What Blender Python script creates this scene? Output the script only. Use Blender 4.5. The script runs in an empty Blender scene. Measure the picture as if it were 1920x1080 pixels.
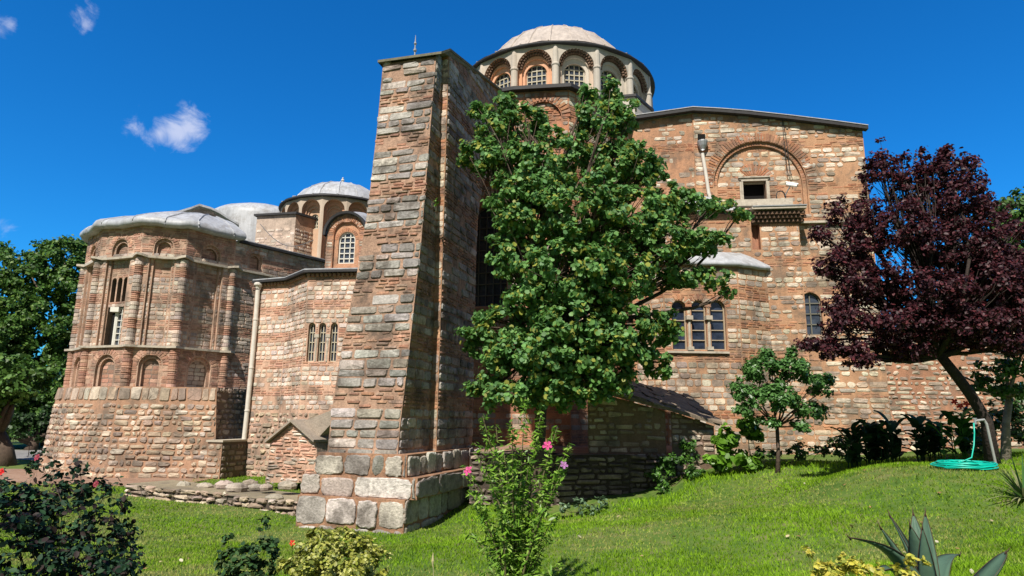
import bpy, math, random
import numpy as np
from mathutils import Vector
from mathutils.geometry import tessellate_polygon
random.seed(7); RNG = np.random.default_rng(7)
SC = bpy.context.scene
# ------------------------------------------------------------------ camera
F = 1230.0; TH = math.atan(F/6200); RO = math.atan(66/6200)
CAM = np.array([0, 0, 2.5])
FW = np.array([0, math.cos(TH), math.sin(TH)]); R0 = np.array([1., 0, 0]); U0 = np.array([0, -math.sin(TH), math.cos(TH)])
RI = R0*math.cos(RO)+U0*math.sin(RO); UP = U0*math.cos(RO)-R0*math.sin(RO)
from mathutils import Matrix
cd = bpy.data.cameras.new('camera'); cam = bpy.data.objects.new('camera', cd); SC.collection.objects.link(cam)
cam.matrix_world = Matrix(((RI[0], UP[0], -FW[0], 0), (RI[1], UP[1], -FW[1], 0), (RI[2], UP[2], -FW[2], 2.5), (0, 0, 0, 1)))
cd.sensor_width = 36; cd.lens = F/1920*36; cd.clip_end = 3000; cd.clip_start = .05
SC.camera = cam
def ray(px, py): return FW+RI*((px-960)/F)+UP*((540-py)/F)
def at(px, py, Y): d = ray(px, py); return CAM+d*(Y/d[1])
# ------------------------------------------------------------------ world, sun
SUN_EL = math.radians(50); SUN_AZ = math.radians(200)      # direction to the sun, clockwise from +Y
SC.view_settings.view_transform = 'Standard'; SC.view_settings.look = 'None'; SC.view_settings.exposure = 0.55; SC.view_settings.gamma = 1
W = bpy.data.worlds.new('World'); SC.world = W; W.use_nodes = True
nt = W.node_tree; nt.nodes.clear()
def N(nt, t, **k):
    n = nt.nodes.new(t)
    for a, v in k.items(): setattr(n, a, v)
    return n
sky = N(nt, 'ShaderNodeTexSky', sky_type='NISHITA', sun_disc=False, sun_elevation=SUN_EL, sun_rotation=SUN_AZ)
sky.air_density = 1.0; sky.dust_density = .2; sky.ozone_density = 3.5; sky.altitude = 100
hs = N(nt, 'ShaderNodeHueSaturation'); hs.inputs['Saturation'].default_value = 1.3; hs.inputs['Value'].default_value = 1.75; hs.inputs['Hue'].default_value = 0.49
nt.links.new(sky.outputs[0], hs.inputs['Color'])
geo = N(nt, 'ShaderNodeNewGeometry')     # Incoming = view direction reversed
neg = N(nt, 'ShaderNodeVectorMath', operation='SCALE'); neg.inputs['Scale'].default_value = -1
nt.links.new(geo.outputs['Incoming'], neg.inputs[0])
nz = N(nt, 'ShaderNodeTexNoise'); nz.inputs['Scale'].default_value = 26; nz.inputs['Detail'].default_value = 7; nz.inputs['Roughness'].default_value = .62; nz.inputs['Distortion'].default_value = .5
nt.links.new(neg.outputs[0], nz.inputs['Vector'])
prev = None
for (px, py, r, s) in [(255, 232, .030, 1.0), (300, 250, .032, 1.1), (330, 248, .036, 1.2), (355, 232, .034, 1.25), (148, 22, .026, .75), (160, 40, .018, .6), (125, 12, .018, .5), (15, 50, .02, .6), (0, 58, .018, .6), (10, 430, .026, .6), (108, 72, .008, .4), (280, 258, .02, .7)]:
    d = ray(px, py); d = d/np.linalg.norm(d)
    dist = N(nt, 'ShaderNodeVectorMath', operation='DISTANCE'); nt.links.new(neg.outputs[0], dist.inputs[0]); dist.inputs[1].default_value = d
    mr = N(nt, 'ShaderNodeMapRange'); mr.inputs['From Min'].default_value = r; mr.inputs['From Max'].default_value = 0; mr.inputs['To Max'].default_value = s
    nt.links.new(dist.outputs['Value'], mr.inputs['Value'])
    if prev is None: prev = mr.outputs[0]
    else:
        mx = N(nt, 'ShaderNodeMath', operation='MAXIMUM'); nt.links.new(prev, mx.inputs[0]); nt.links.new(mr.outputs[0], mx.inputs[1]); prev = mx.outputs[0]
ad = N(nt, 'ShaderNodeMath', operation='ADD'); nt.links.new(prev, ad.inputs[0])
sb = N(nt, 'ShaderNodeMath', operation='MULTIPLY_ADD'); nt.links.new(nz.outputs['Fac'], sb.inputs[0]); sb.inputs[1].default_value = 2.6; sb.inputs[2].default_value = -1.5
nt.links.new(sb.outputs[0], ad.inputs[1])
gate = N(nt, 'ShaderNodeMath', operation='MULTIPLY'); 
g2 = N(nt, 'ShaderNodeMath', operation='MULTIPLY'); g2.inputs[1].default_value = 6; g2.use_clamp = True; nt.links.new(prev, g2.inputs[0])
m2 = N(nt, 'ShaderNodeMapRange'); m2.interpolation_type = 'SMOOTHSTEP'; m2.inputs['From Min'].default_value = .1; m2.inputs['From Max'].default_value = 1.1; m2.inputs['To Max'].default_value = .75
nt.links.new(ad.outputs[0], m2.inputs['Value']); nt.links.new(m2.outputs[0], gate.inputs[0]); nt.links.new(g2.outputs[0], gate.inputs[1])
mixc = N(nt, 'ShaderNodeMix', data_type='RGBA'); nt.links.new(gate.outputs[0], mixc.inputs['Factor']); tn = N(nt, 'ShaderNodeVectorMath', operation='MULTIPLY'); tn.inputs[1].default_value = (.2, .80, 1.22); nt.links.new(hs.outputs[0], tn.inputs[0]); nt.links.new(tn.outputs[0], mixc.inputs[6]); mixc.inputs[7].default_value = (9, 9.6, 12, 1)
# unseen grey veil added to the sky behind the camera to neutralise the blue fill
sx = N(nt, 'ShaderNodeSeparateXYZ'); nt.links.new(neg.outputs[0], sx.inputs[0])
mb_ = N(nt, 'ShaderNodeMapRange'); mb_.interpolation_type = 'SMOOTHSTEP'; mb_.inputs['From Min'].default_value = .05; mb_.inputs['From Max'].default_value = -.5; mb_.inputs['To Max'].default_value = .85; nt.links.new(sx.outputs['Y'], mb_.inputs['Value'])
mix2 = N(nt, 'ShaderNodeMix', data_type='RGBA'); nt.links.new(mb_.outputs[0], mix2.inputs['Factor']); nt.links.new(mixc.outputs[2], mix2.inputs[6]); mix2.inputs[7].default_value = (2.9, 2.75, 2.6, 1)
bg = N(nt, 'ShaderNodeBackground'); bg.inputs["Strength"].default_value = .055
nt.links.new(mix2.outputs[2], bg.inputs['Color'])
wo = N(nt, 'ShaderNodeOutputWorld'); nt.links.new(bg.outputs[0], wo.inputs['Surface'])
sl = bpy.data.lights.new('sun', 'SUN'); sl.energy = 4.8; sl.angle = math.radians(.53); sl.color = (1, .94, .84)
so = bpy.data.objects.new('sun', sl); SC.collection.objects.link(so)
sd = Vector((math.sin(SUN_AZ)*math.cos(SUN_EL), math.cos(SUN_AZ)*math.cos(SUN_EL), math.sin(SUN_EL)))
so.rotation_euler = sd.to_track_quat('Z', 'Y').to_euler(); so.location = (-20, -20, 40)
# ------------------------------------------------------------------ materials
MATS = {}
def mat(name, rough=.85, noise=(3., .25), fine=(40., .15), bump=.3, bscale=25., col=None, spec=.3, streak=0., translucent=0., metal=0., dirt=None):
    """procedural material; colour comes from the mesh's own Col attribute unless col is given"""
    if name in MATS: return MATS[name]
    m = bpy.data.materials.new(name); m.use_nodes = True; t = m.node_tree; t.nodes.clear(); L = t.links.new
    out = N(t, 'ShaderNodeOutputMaterial'); b = N(t, 'ShaderNodeBsdfPrincipled')
    b.inputs['Roughness'].default_value = rough; b.inputs['Specular IOR Level'].default_value = spec; b.inputs['Metallic'].default_value = metal
    tc = N(t, 'ShaderNodeTexCoord')
    if col is None: a = N(t, 'ShaderNodeAttribute', attribute_name='Col'); c = a.outputs['Color']
    else: a = N(t, 'ShaderNodeRGB'); a.outputs[0].default_value = (*col, 1); c = a.outputs[0]
    def mul(c, scale, amt, vscale=None, detail=5):
        n = N(t, 'ShaderNodeTexNoise'); n.inputs['Scale'].default_value = scale; n.inputs['Detail'].default_value = detail; n.inputs['Roughness'].default_value = .65
        if vscale:
            mp = N(t, 'ShaderNodeMapping'); mp.inputs['Scale'].default_value = vscale; L(tc.outputs['Object'], mp.inputs[0]); L(mp.outputs[0], n.inputs['Vector'])
        else: L(tc.outputs['Object'], n.inputs['Vector'])
        r = N(t, 'ShaderNodeMapRange'); r.inputs['From Min'].default_value = .3; r.inputs['From Max'].default_value = .7; r.inputs['To Min'].default_value = 1-amt; r.inputs['To Max'].default_value = 1+amt
        L(n.outputs['Fac'], r.inputs['Value'])
        s = N(t, 'ShaderNodeVectorMath', operation='SCALE'); L(c, s.inputs[0]); L(r.outputs[0], s.inputs['Scale']); return s.outputs[0]
    if noise: c = mul(c, *noise)
    if fine: c = mul(c, *fine)
    if streak: c = mul(c, 1.5, streak, (4, 4, .4))
    if dirt:   # irregular weathering patches toward a stain colour
        (dc, ds, thr, amt) = dirt
        n = N(t, 'ShaderNodeTexNoise'); n.inputs['Scale'].default_value = ds; n.inputs['Detail'].default_value = 8; n.inputs['Roughness'].default_value = .7
        L(tc.outputs['Object'], n.inputs['Vector'])
        r = N(t, 'ShaderNodeMapRange'); r.inputs['From Min'].default_value = thr; r.inputs['From Max'].default_value = thr+.14; r.inputs['To Max'].default_value = amt; L(n.outputs['Fac'], r.inputs['Value'])
        mx = N(t, 'ShaderNodeMix', data_type='RGBA'); L(r.outputs[0], mx.inputs['Factor']); L(c, mx.inputs[6]); mx.inputs[7].default_value = (*dc, 1); c = mx.outputs[2]
    L(c, b.inputs['Base Color'])
    if bump:
        n = N(t, 'ShaderNodeTexNoise'); n.inputs['Scale'].default_value = bscale; n.inputs['Detail'].default_value = 6; L(tc.outputs['Object'], n.inputs['Vector'])
        bp = N(t, 'ShaderNodeBump'); bp.inputs['Strength'].default_value = bump; bp.inputs['Distance'].default_value = .02; L(n.outputs['Fac'], bp.inputs['Height']); L(bp.outputs[0], b.inputs['Normal'])
    if translucent:
        tr = N(t, 'ShaderNodeBsdfTranslucent'); L(c, tr.inputs['Color']); ms = N(t, 'ShaderNodeMixShader'); ms.inputs[0].default_value = translucent
        L(b.outputs[0], ms.inputs[1]); L(tr.outputs[0], ms.inputs[2]); L(ms.outputs[0], out.inputs['Surface'])
    else: L(b.outputs[0], out.inputs['Surface'])
    MATS[name] = m; return m
M_STONE = mat('masonry', .92, (.9, .2), (22, .2), .6, 30, streak=.14, dirt=((.12, .10, .08), 1.2, .49, .7))
M_GREY = mat('weathered_masonry', .92, (1.2, .22), (16, .28), .9, 22, streak=.16, dirt=((.07, .055, .045), 1.5, .47, .72))
M_PLAST = mat('plaster', .85, (1.5, .1), (14, .06), .2, 18, streak=.08)
M_LEAD = mat('lead_sheet', .5, (2.2, .12), (18, .08), .25, 6, col=(.36, .37, .39), spec=.4, streak=.2, dirt=((.22, .21, .2), 2.6, .5, .7))
M_DARK = mat('eave_metal', .6, (3, .2), None, .2, 10, col=(.035, .034, .036), spec=.25)
M_BARKD = mat('dark_bark', .95, (4, .3), (30, .35), .9, 22, col=(.035, .026, .022))
M_DARKB = mat('dark_brick', .95, (5, .3), (30, .3), .6, 30, col=(.15, .095, .065))
M_FRAME = mat('window_frame', .7, (5, .1), None, .1, 20, col=(.52, .47, .36))
M_FRAMEW = mat('white_frame', .7, (5, .1), None, .1, 20, col=(.62, .6, .54))
M_GLASS = mat('old_glass', .12, (6, .4), None, .0, 20, col=(.045, .055, .075), spec=.7)
M_VOID = mat('dark_interior', 1, None, None, 0, col=(.008, .007, .007))
M_MARB = mat('marble_trim', .7, (4, .2), (30, .12), .4, 25, col=(.42, .37, .3), dirt=((.12, .1, .08), 2.5, .55, .6))
M_PIPE = mat('pipe_paint', .5, (4, .08), None, 0, col=(.6, .56, .5))
M_METAL = mat('grey_metal', .45, (6, .2), None, .1, col=(.32, .33, .34), metal=.4)
# ------------------------------------------------------------------ object helpers
def tag(o, label=None, cat=None, group=None, kind=None):
    if label: o['label'] = label
    if cat: o['category'] = cat
    if group: o['group'] = group
    if kind: o['kind'] = kind
    return o
def empty(name, loc, label, cat, group=None):
    o = bpy.data.objects.new(name, None); SC.collection.objects.link(o); o.location = loc; o.empty_display_size = .2
    return tag(o, label, cat, group)
def link(name, me, parent=None):
    o = bpy.data.objects.new(name, me); SC.collection.objects.link(o)
    if parent is not None:
        o.parent = parent
        p = parent; off = Vector((0, 0, 0))
        while p is not None: off += Vector(p.location); p = p.parent
        o.location = -off
    return o
class MB:
    def __init__(s): s.v = []; s.f = []; s.c = []; s.m = []; s.mats = []; s.mi = 0; s.smooth = False
    def mat(s, m):
        if m not in s.mats: s.mats.append(m)
        s.mi = s.mats.index(m); return s
    def add(s, vs, fs, col=(.5, .5, .5)):
        b = len(s.v); s.v += [tuple(map(float, v)) for v in vs]; s.c += [col]*len(vs)
        for f in fs: s.f.append(tuple(b+i for i in f)); s.m.append(s.mi)
    def build(s, name, parent=None, m=None):
        if not s.f: return None
        me = bpy.data.meshes.new(name); me.from_pydata(s.v, [], s.f)
        for mm in (s.mats or [m]): me.materials.append(mm)
        me.polygons.foreach_set('material_index', s.m)
        a = me.attributes.new('Col', 'FLOAT_COLOR', 'POINT')
        a.data.foreach_set('color', [x for c in s.c for x in (c[0], c[1], c[2], 1)])
        if s.smooth: me.polygons.foreach_set('use_smooth', [True]*len(s.f))
        me.update(); return link(name, me, parent)
def box8(mb, p, col=(.5, .5, .5)):   # p: 4 bottom ccw, 4 top ccw
    mb.add(p, [(3, 2, 1, 0), (4, 5, 6, 7), (0, 1, 5, 4), (1, 2, 6, 5), (2, 3, 7, 6), (3, 0, 4, 7)], col)
def obox(mb, c, hx, hy, hz, ang=0, col=(.5, .5, .5)):
    ca, sa = math.cos(ang), math.sin(ang); P = []
    for z in (-hz, hz):
        for x, y in ((-hx, -hy), (hx, -hy), (hx, hy), (-hx, hy)): P.append((c[0]+x*ca-y*sa, c[1]+x*sa+y*ca, c[2]+z))
    box8(mb, P, col)
def tube(mb, pts, rad, n=8, col=(.5, .5, .5), cap=True):
    pts = [Vector(p) for p in pts]; R = rad if isinstance(rad, (list, tuple)) else [rad]*len(pts)
    vs = []; fs = []; ref = None
    for i, p in enumerate(pts):
        d = (pts[min(i+1, len(pts)-1)]-pts[max(i-1, 0)]).normalized()
        if ref is None: ref = Vector((0, 0, 1)) if abs(d.z) < .9 else Vector((1, 0, 0))
        x = d.cross(ref).normalized(); y = d.cross(x).normalized(); ref = -y if False else ref
        for k in range(n):
            a = 2*math.pi*k/n; vs.append(p+(x*math.cos(a)+y*math.sin(a))*R[i])
    for i in range(len(pts)-1):
        for k in range(n): fs.append((i*n+k, i*n+(k+1) % n, (i+1)*n+(k+1) % n, (i+1)*n+k))
    if cap: fs.append(tuple(range(n-1, -1, -1))); fs.append(tuple((len(pts)-1)*n+k for k in range(n)))
    mb.add(vs, fs, col)
def lathe(mb, c, prof, n=24, a0=0, a1=2*math.pi, col=(.5, .5, .5), jit=0):
    full = abs(a1-a0-2*math.pi) < 1e-6; m = n if full else n+1; vs = []; fs = []
    for (r, z) in prof:
        for k in range(m):
            a = a0+(a1-a0)*k/n; rr = r*(1+random.uniform(-jit, jit)); vs.append((c[0]+rr*math.sin(a), c[1]-rr*math.cos(a), c[2]+z+random.uniform(-jit, jit)*.5))
    for i in range(len(prof)-1):
        for k in range(n): fs.append((i*m+k, i*m+(k+1) % m, (i+1)*m+(k+1) % m, (i+1)*m+k))
    mb.add(vs, fs, col)
# ------------------------------------------------------------------ masonry walls
class Wall:
    """plane with u (left to right seen from outside), v (up), n (outward)"""
    def __init__(s, O, ud, vd=(0, 0, 1)):
        s.O = np.array(O, float); s.u = np.array(ud, float); s.u /= np.linalg.norm(s.u); s.v = np.array(vd, float); s.v /= np.linalg.norm(s.v)
        s.n = np.cross(s.u, s.v); s.n /= np.linalg.norm(s.n)
    def p(s, u, v, d=0.): return s.O+s.u*u+s.v*v+s.n*d
    def uv(s, px, py, d=0.):
        r = ray(px, py); O = s.O+s.n*d; q = CAM+r*(np.dot(O-CAM, s.n)/np.dot(r, s.n))-O
        return (float(q@s.u), float(q@s.v))
    def off(s, d): return Wall(s.O+s.n*d, s.u, s.v)
def wall_yaw(px, py, Y, deg): a = math.radians(deg); return Wall(at(px, py, Y)*[1, 1, 0], (math.cos(a), -math.sin(a), 0))   # + : right end nearer
def wall_pts(A, B): A = np.array(A, float); B = np.array(B, float); A[2] = B[2] = 0; return Wall(A, B-A)
def scan(poly, v):
    xs = []
    for i in range(len(poly)):
        (u0, v0), (u1, v1) = poly[i], poly[(i+1) % len(poly)]
        if (v0 <= v) != (v1 <= v): xs.append(u0+(u1-u0)*(v-v0)/(v1-v0))
    xs.sort(); return [(xs[i], xs[i+1]) for i in range(0, len(xs)-1, 2)]
def free(outline, holes, v, pad=.02):
    iv = scan(outline, v)
    for h in holes:
        for (a, b) in scan(h, v):
            nn = []
            for (x, y) in iv:
                if b+pad <= x or a-pad >= y: nn.append((x, y)); continue
                if a-pad > x: nn.append((x, a-pad))
                if b+pad < y: nn.append((b+pad, y))
            iv = nn
    return iv
def arch(cu, v0, w, h, n=10):
    """rect with semicircular head: width w, total height h, from v0"""
    r = w/2; vs = v0+h-r; P = [(cu-r, v0), (cu+r, v0)]
    for i in range(n+1): a = math.pi*i/n; P.append((cu+r*math.cos(a), vs+r*math.sin(a)))
    return P
def rect(u0, v0, u1, v1): return [(u0, v0), (u1, v0), (u1, v1), (u0, v1)]
def plate(mb, w, outline, holes=(), d=0., col=(.3, .15, .08)):
    L = [[Vector((u, v, 0)) for u, v in outline]]+[[Vector((u, v, 0)) for u, v in h] for h in holes]
    flat = [q for l in L for q in l]; tri = tessellate_polygon(L)
    fs = []
    for t in tri:
        a, b, c = (flat[i] for i in t)
        fs.append(tuple(t) if (b-a).cross(c-a).z > 0 else tuple(reversed(t)))
    mb.add([w.p(q.x, q.y, d) for q in flat], fs, col)
def reveal(mb, w, poly, d0, d1, col=(.3, .15, .08)):
    n = len(poly); vs = [w.p(u, v, d0) for u, v in poly]+[w.p(u, v, d1) for u, v in poly]
    mb.add(vs, [(i, (i+1) % n, n+(i+1) % n, n+i) for i in range(n)], col)
def block(mb, w, P, depth, col, jit=.03, seed=0):
    """large weathered ashlar block: irregular outline, rough pitted face"""
    cu = sum(p[0] for p in P)/4; cv = sum(p[1] for p in P)/4; ring = []; ns = 7
    for i in range(4):
        a = P[i]; b = P[(i+1) % 4]
        for k in range(ns):
            t = k/ns; e = .10 if k == 0 else (.035 if k in (1, ns-1) else 0); u = a[0]+(b[0]-a[0])*t; v = a[1]+(b[1]-a[1])*t
            ring.append((u+(cu-u)*e+random.uniform(-jit, jit)*.6, v+(cv-v)*e+random.uniform(-jit, jit)*.6))
    n = len(ring); vs = [w.p(u, v, -.02) for u, v in ring]; lv = [(1., depth*.6), (.95, depth*.92), (.8, depth)]
    for s_, d in lv:
        for (u, v) in ring: vs.append(w.p(cu+(u-cu)*s_, cv+(v-cv)*(s_ if s_ < .9 else s_-.03 if s_ < 1 else 1), d+random.uniform(-1, 1)*jit*(.3 if s_ > .9 else .15)))
    vs.append(w.p(cu, cv, depth)); m = len(lv)
    fs = [(r*n+i, r*n+(i+1) % n, (r+1)*n+(i+1) % n, (r+1)*n+i) for r in range(m) for i in range(n)]+[(m*n+i, m*n+(i+1) % n, (m+1)*n) for i in range(n)]
    mb.add(vs, fs, col)
def vary(c, a=.12, h=.04):
    k = 1+random.uniform(-a, a); return tuple(max(.01, x*k*(1+random.uniform(-h, h))) for x in c)
def stone(mb, w, P, depth, col, rnd=.2, jit=.006):
    """P = 4 (u,v) corners ccw; a rounded block standing proud of the mortar"""
    cu = sum(p[0] for p in P)/4; cv = sum(p[1] for p in P)/4; ring = []
    for i in range(4):
        a = P[i]; b = P[(i+1) % 4]; L = math.hypot(b[0]-a[0], b[1]-a[1]); m = min(rnd, .45)
        hgt = min(math.hypot(P[1][0]-P[0][0], P[1][1]-P[0][1]), math.hypot(P[3][0]-P[0][0], P[3][1]-P[0][1]))
        wid = math.hypot(P[1][0]-P[0][0], P[1][1]-P[0][1]); t = min(.42, m*min(hgt, wid)/L)
        for s in (t, 1-t): ring.append((a[0]+(b[0]-a[0])*s+random.uniform(-jit, jit), a[1]+(b[1]-a[1])*s+random.uniform(-jit, jit)))
    ins = min(depth*.8, .02)
    vs = [w.p(u, v, -.01) for u, v in ring]; fr = []
    for (u, v) in ring:
        L = math.hypot(u-cu, v-cv)+1e-6; k = max(.5, 1-ins/L*1.4); vs.append(w.p(cu+(u-cu)*k, cv+(v-cv)*k, depth+random.uniform(-jit, jit)))
    vs.append(w.p(cu, cv, depth+random.uniform(0, jit*1.5)))
    n = 8; fs = [(i, (i+1) % n, n+(i+1) % n, n+i) for i in range(n)]+[(n+i, n+(i+1) % n, 2*n) for i in range(n)]
    mb.add(vs, fs, col)
PAL = dict(
    warm=dict(s=[(.55, .46, .355), (.48, .40, .31), (.60, .52, .42), (.40, .32, .25), (.52, .41, .3), (.30, .24, .19), (.36, .3, .25)], b=[(.40, .185, .10), (.35, .16, .09), (.45, .225, .13), (.29, .14, .085), (.38, .21, .14)], m=(.405, .23, .135)),
    tower=dict(s=[(.50, .41, .34), (.42, .35, .30), (.56, .48, .41), (.36, .30, .26), (.48, .37, .30)], b=[(.42, .23, .16), (.37, .2, .14), (.48, .29, .21), (.32, .18, .13)], m=(.45, .30, .22)),
    pale=dict(s=[(.60, .50, .42), (.50, .42, .36), (.66, .57, .49), (.56, .44, .35)], b=[(.46, .25, .17), (.41, .22, .15), (.52, .31, .23)], m=(.50, .32, .23)),
    grey=dict(s=[(.32, .295, .27), (.27, .25, .23), (.37, .34, .31), (.23, .205, .185), (.40, .355, .31), (.30, .25, .21)], b=[(.35, .185, .12), (.29, .155, .105), (.40, .225, .15), (.24, .14, .10), (.32, .215, .16)], m=(.34, .215, .15)),
    rubble=dict(s=[(.44, .34, .25), (.38, .29, .22), (.50, .40, .31), (.34, .25, .19), (.55, .47, .38), (.28, .22, .18)], b=[(.36, .15, .09)], m=(.36, .21, .135)),
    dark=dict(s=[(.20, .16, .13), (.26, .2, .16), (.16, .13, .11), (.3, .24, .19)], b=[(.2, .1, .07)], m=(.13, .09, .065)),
    ledge=dict(s=[(.34, .31, .28), (.46, .42, .38), (.26, .235, .21), (.39, .34, .29), (.5, .46, .41)], b=[(.33, .13, .07)], m=(.30, .165, .1)))
def courses_from(w, px, ys, hs=.19, hb=.085, ref=None):
    """ys: list of (y_px_top, 's'|'b'|'r') ..., last = y only; returns v intervals"""
    out = []; V = [w.uv(px, y[0] if isinstance(y, tuple) else y)[1] for y in ys]
    for i in range(len(ys)-1):
        t = ys[i][1]; h = ys[i][2] if len(ys[i]) > 2 else (hb if t == 'b' else hs); v1, v0 = V[i], V[i+1]; n = max(1, round((v1-v0)/h)); dv = (v1-v0)/n
        for k in range(n): out.append((v0+k*dv, v0+(k+1)*dv, t))
    return out
def courses_band(z0, z1, zref, ns=4, hs=.17, nb=4, hb=.085, phase=0):
    """repeating bands measured from zref"""
    per = ns*hs+nb*hb; out = []; z = zref-math.ceil((zref-z0)/per+1)*per
    while z < z1:
        zz = z
        for k in range(ns): out.append((zz, zz+hs, 's')); zz += hs
        for k in range(nb): out.append((zz, zz+hb, 'b')); zz += hb
        z = zz
    return [c for c in out if c[0] > z0-.02 and c[1] < z1+.02]
def masonry(mb, w, outline, holes, courses, pal='warm', wr=(.22, .5), gap=.022, depth=(.012, .035), rnd=.22, jit=.006, skip=.06, mort=None, seed=None, backing=True, pad=.02, bskip=.12, mixin=0., edge=0.):
    P = PAL[pal]
    if backing: plate(mb, w, outline, holes, 0, mort or P['m'])
    ph = random.uniform(0, 50); cs_ = []
    for (v0, v1, t) in courses:
        k = random.uniform(-.14, .14)*(v1-v0) if t != 'b' else 0; cs_.append([v0, v1, t, k])
    for i, c in enumerate(cs_):
        if i+1 < len(cs_) and abs(cs_[i+1][0]-c[1]) < 1e-4 and cs_[i+1][2] != 'b' and c[2] != 'b': c[1] += c[3]; cs_[i+1][0] = c[1]
    for (v0, v1, t, _k) in cs_:
        vm = (v0+v1)/2; h = v1-v0
        for (a, b) in free(outline, holes, vm, pad):
            if b-a < .06: continue
            if edge: a -= random.uniform(-.3, 1)*edge; b += random.uniform(-.3, 1)*edge
            u = a+.004; first = True
            while u < b-.03:
                tt = t
                if t == 'b': L = random.uniform(.24, .40)
                elif t == 'r': L = random.uniform(*wr)*random.choice((.6, 1, 1))
                else: L = random.uniform(*wr)
                if b-(u+L) < .09: L = b-u-.004
                g = gap if t != 'b' else min(gap, h*.3)
                if t == 'r': g = gap*random.uniform(.9, 1.5)
                nzv = math.sin(u*1.9+ph+math.sin(v0*2.3+ph)*1.4)*math.sin(v0*1.7-ph*.7+u*.6)
                sk = (skip if t != 'b' else bskip)*(1+.9*max(0, nzv))+(.15 if nzv > .85 else 0)
                if random.random() > sk:
                    gv = g*.5*(random.uniform(.7, 1.3))
                    c = vary(random.choice(P['s' if t != 'b' else 'b']), .14)
                    if t == 'b' and random.random() < .1: c = vary(P['m'], .2)
                    if nzv > .45 and t != 'b': c = tuple(x*.78 for x in c)
                    if t != 'b' and random.random() < mixin: c = vary(random.choice(P['b']))
                    ds = random.uniform(*depth)*(.8 if t == 'b' else 1)
                    sh = random.uniform(-.3, .3)*g; jt = jit*(1 if t != 'b' else .5)
                    j = lambda k=1: random.uniform(-1, 1)*(jit*k)
                    rr = rnd if t != 'r' else random.uniform(.15, .35)
                    drop = random.uniform(0, .2*h) if (t == 'r' and random.random() < .4) else 0
                    U0 = u+g*.5; U1 = u+L-g*.5
                    if U1-U0 > .03:
                        (block if U1-U0 > .3 and rnd == .26 else stone)(mb, w, [(U0+j(), v0+gv+sh+j()), (U1+j(), v0+gv+sh+j()), (U1+j(), v1-gv+sh-drop+j()), (U0+j(), v1-gv+sh-drop*random.random()+j())], ds, c, *((jt*.8,) if U1-U0 > .3 and rnd == .26 else (rr, jt)))
                u += L
def voussoirs(mb, w, cu, cv, r0, r1, n=20, a0=0., a1=math.pi, depth=.03, pal='warm', dd=0.):
    P = PAL[pal]
    for i in range(n):
        b0 = a0+(a1-a0)*(i+.12)/n; b1 = a0+(a1-a0)*(i+.88)/n; rr = r1*(1+random.uniform(-.02, .02))
        q = [(cu+r*math.cos(a), cv+r*math.sin(a)) for r, a in ((r0, b0), (rr, b0), (rr, b1), (r0, b1))]
        W2 = w if not dd else w.off(dd)
        stone(mb, W2, q, depth*random.uniform(.7, 1.2), vary(random.choice(P['b'])), .1, .002)
def window(parent, w, poly, depth, nx, ny, frame=None, bar=.03, border=.06, glass=None, name='window', arc=True, thick=.05):
    """one window: border following the opening, a grid of bars and the panes behind"""
    mb = MB(); fr = frame or M_FRAME; mb.mat(glass or M_GLASS)
    us = [p[0] for p in poly]; vs = [p[1] for p in poly]; u0, u1, v0, v1 = min(us), max(us), min(vs), max(vs); cu = (u0+u1)/2; cv = (v0+v1)/2
    plate(mb, w, poly, (), -depth-.01, (.5, .5, .5)); mb.mat(fr)
    kx = 1-2*border/(u1-u0); ky = 1-2*border/(v1-v0); inn = [(cu+(u-cu)*kx, cv+(v-cv)*ky) for u, v in poly]
    plate(mb, w, poly, [list(inn)], -depth+thick, (.5, .5, .5)); reveal(mb, w, inn, -depth+thick, -depth-.01)
    def bx(ua, va, ub, vb):
        P = [w.p(ua, va, -depth-.01), w.p(ub, va, -depth-.01), w.p(ub, va, -depth+thick*.8), w.p(ua, va, -depth+thick*.8), w.p(ua, vb, -depth-.01), w.p(ub, vb, -depth-.01), w.p(ub, vb, -depth+thick*.8), w.p(ua, vb, -depth+thick*.8)]
        box8(mb, P)
    for i in range(1, nx):
        u = u0+(u1-u0)*i/nx; top = v1
        ys = [v for k in range(60) for v in [v0+(v1-v0)*k/60] if any(a <= u <= b for a, b in scan(inn, v))]
        if ys: bx(u-bar/2, min(ys), u+bar/2, max(ys))
    for i in range(1, ny):
        v = v0+(v1-v0)*i/ny
        for (a, b) in scan(inn, v): bx(a, v-bar/2, b, v+bar/2)
    return mb.build(name, parent)
def slab_line(mb, pts, out, th, back=.3, col=(.5, .5, .5), drop=0.):
    """eave: swept slab along a 3D polyline; out = list of outward unit vectors or one"""
    n = len(pts); pts = [np.array(p, float) for p in pts]; O = [np.array(o, float) for o in out] if isinstance(out, list) else [np.array(out, float)]*n
    vs = []
    for p, o in zip(pts, O): vs += [p+o-np.array([0, 0, drop]), p-o/np.linalg.norm(o)*back, p-o/np.linalg.norm(o)*back+np.array([0, 0, th]), p+o+np.array([0, 0, th-drop])]
    fs = []
    for i in range(n-1):
        a = i*4; b = a+4
        for k in range(4): fs.append((a+k, a+(k+1) % 4, b+(k+1) % 4, b+k))
    fs += [(0, 1, 2, 3), (4*n-1, 4*n-2, 4*n-3, 4*n-4)]
    mb.add(vs, fs, col)
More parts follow.
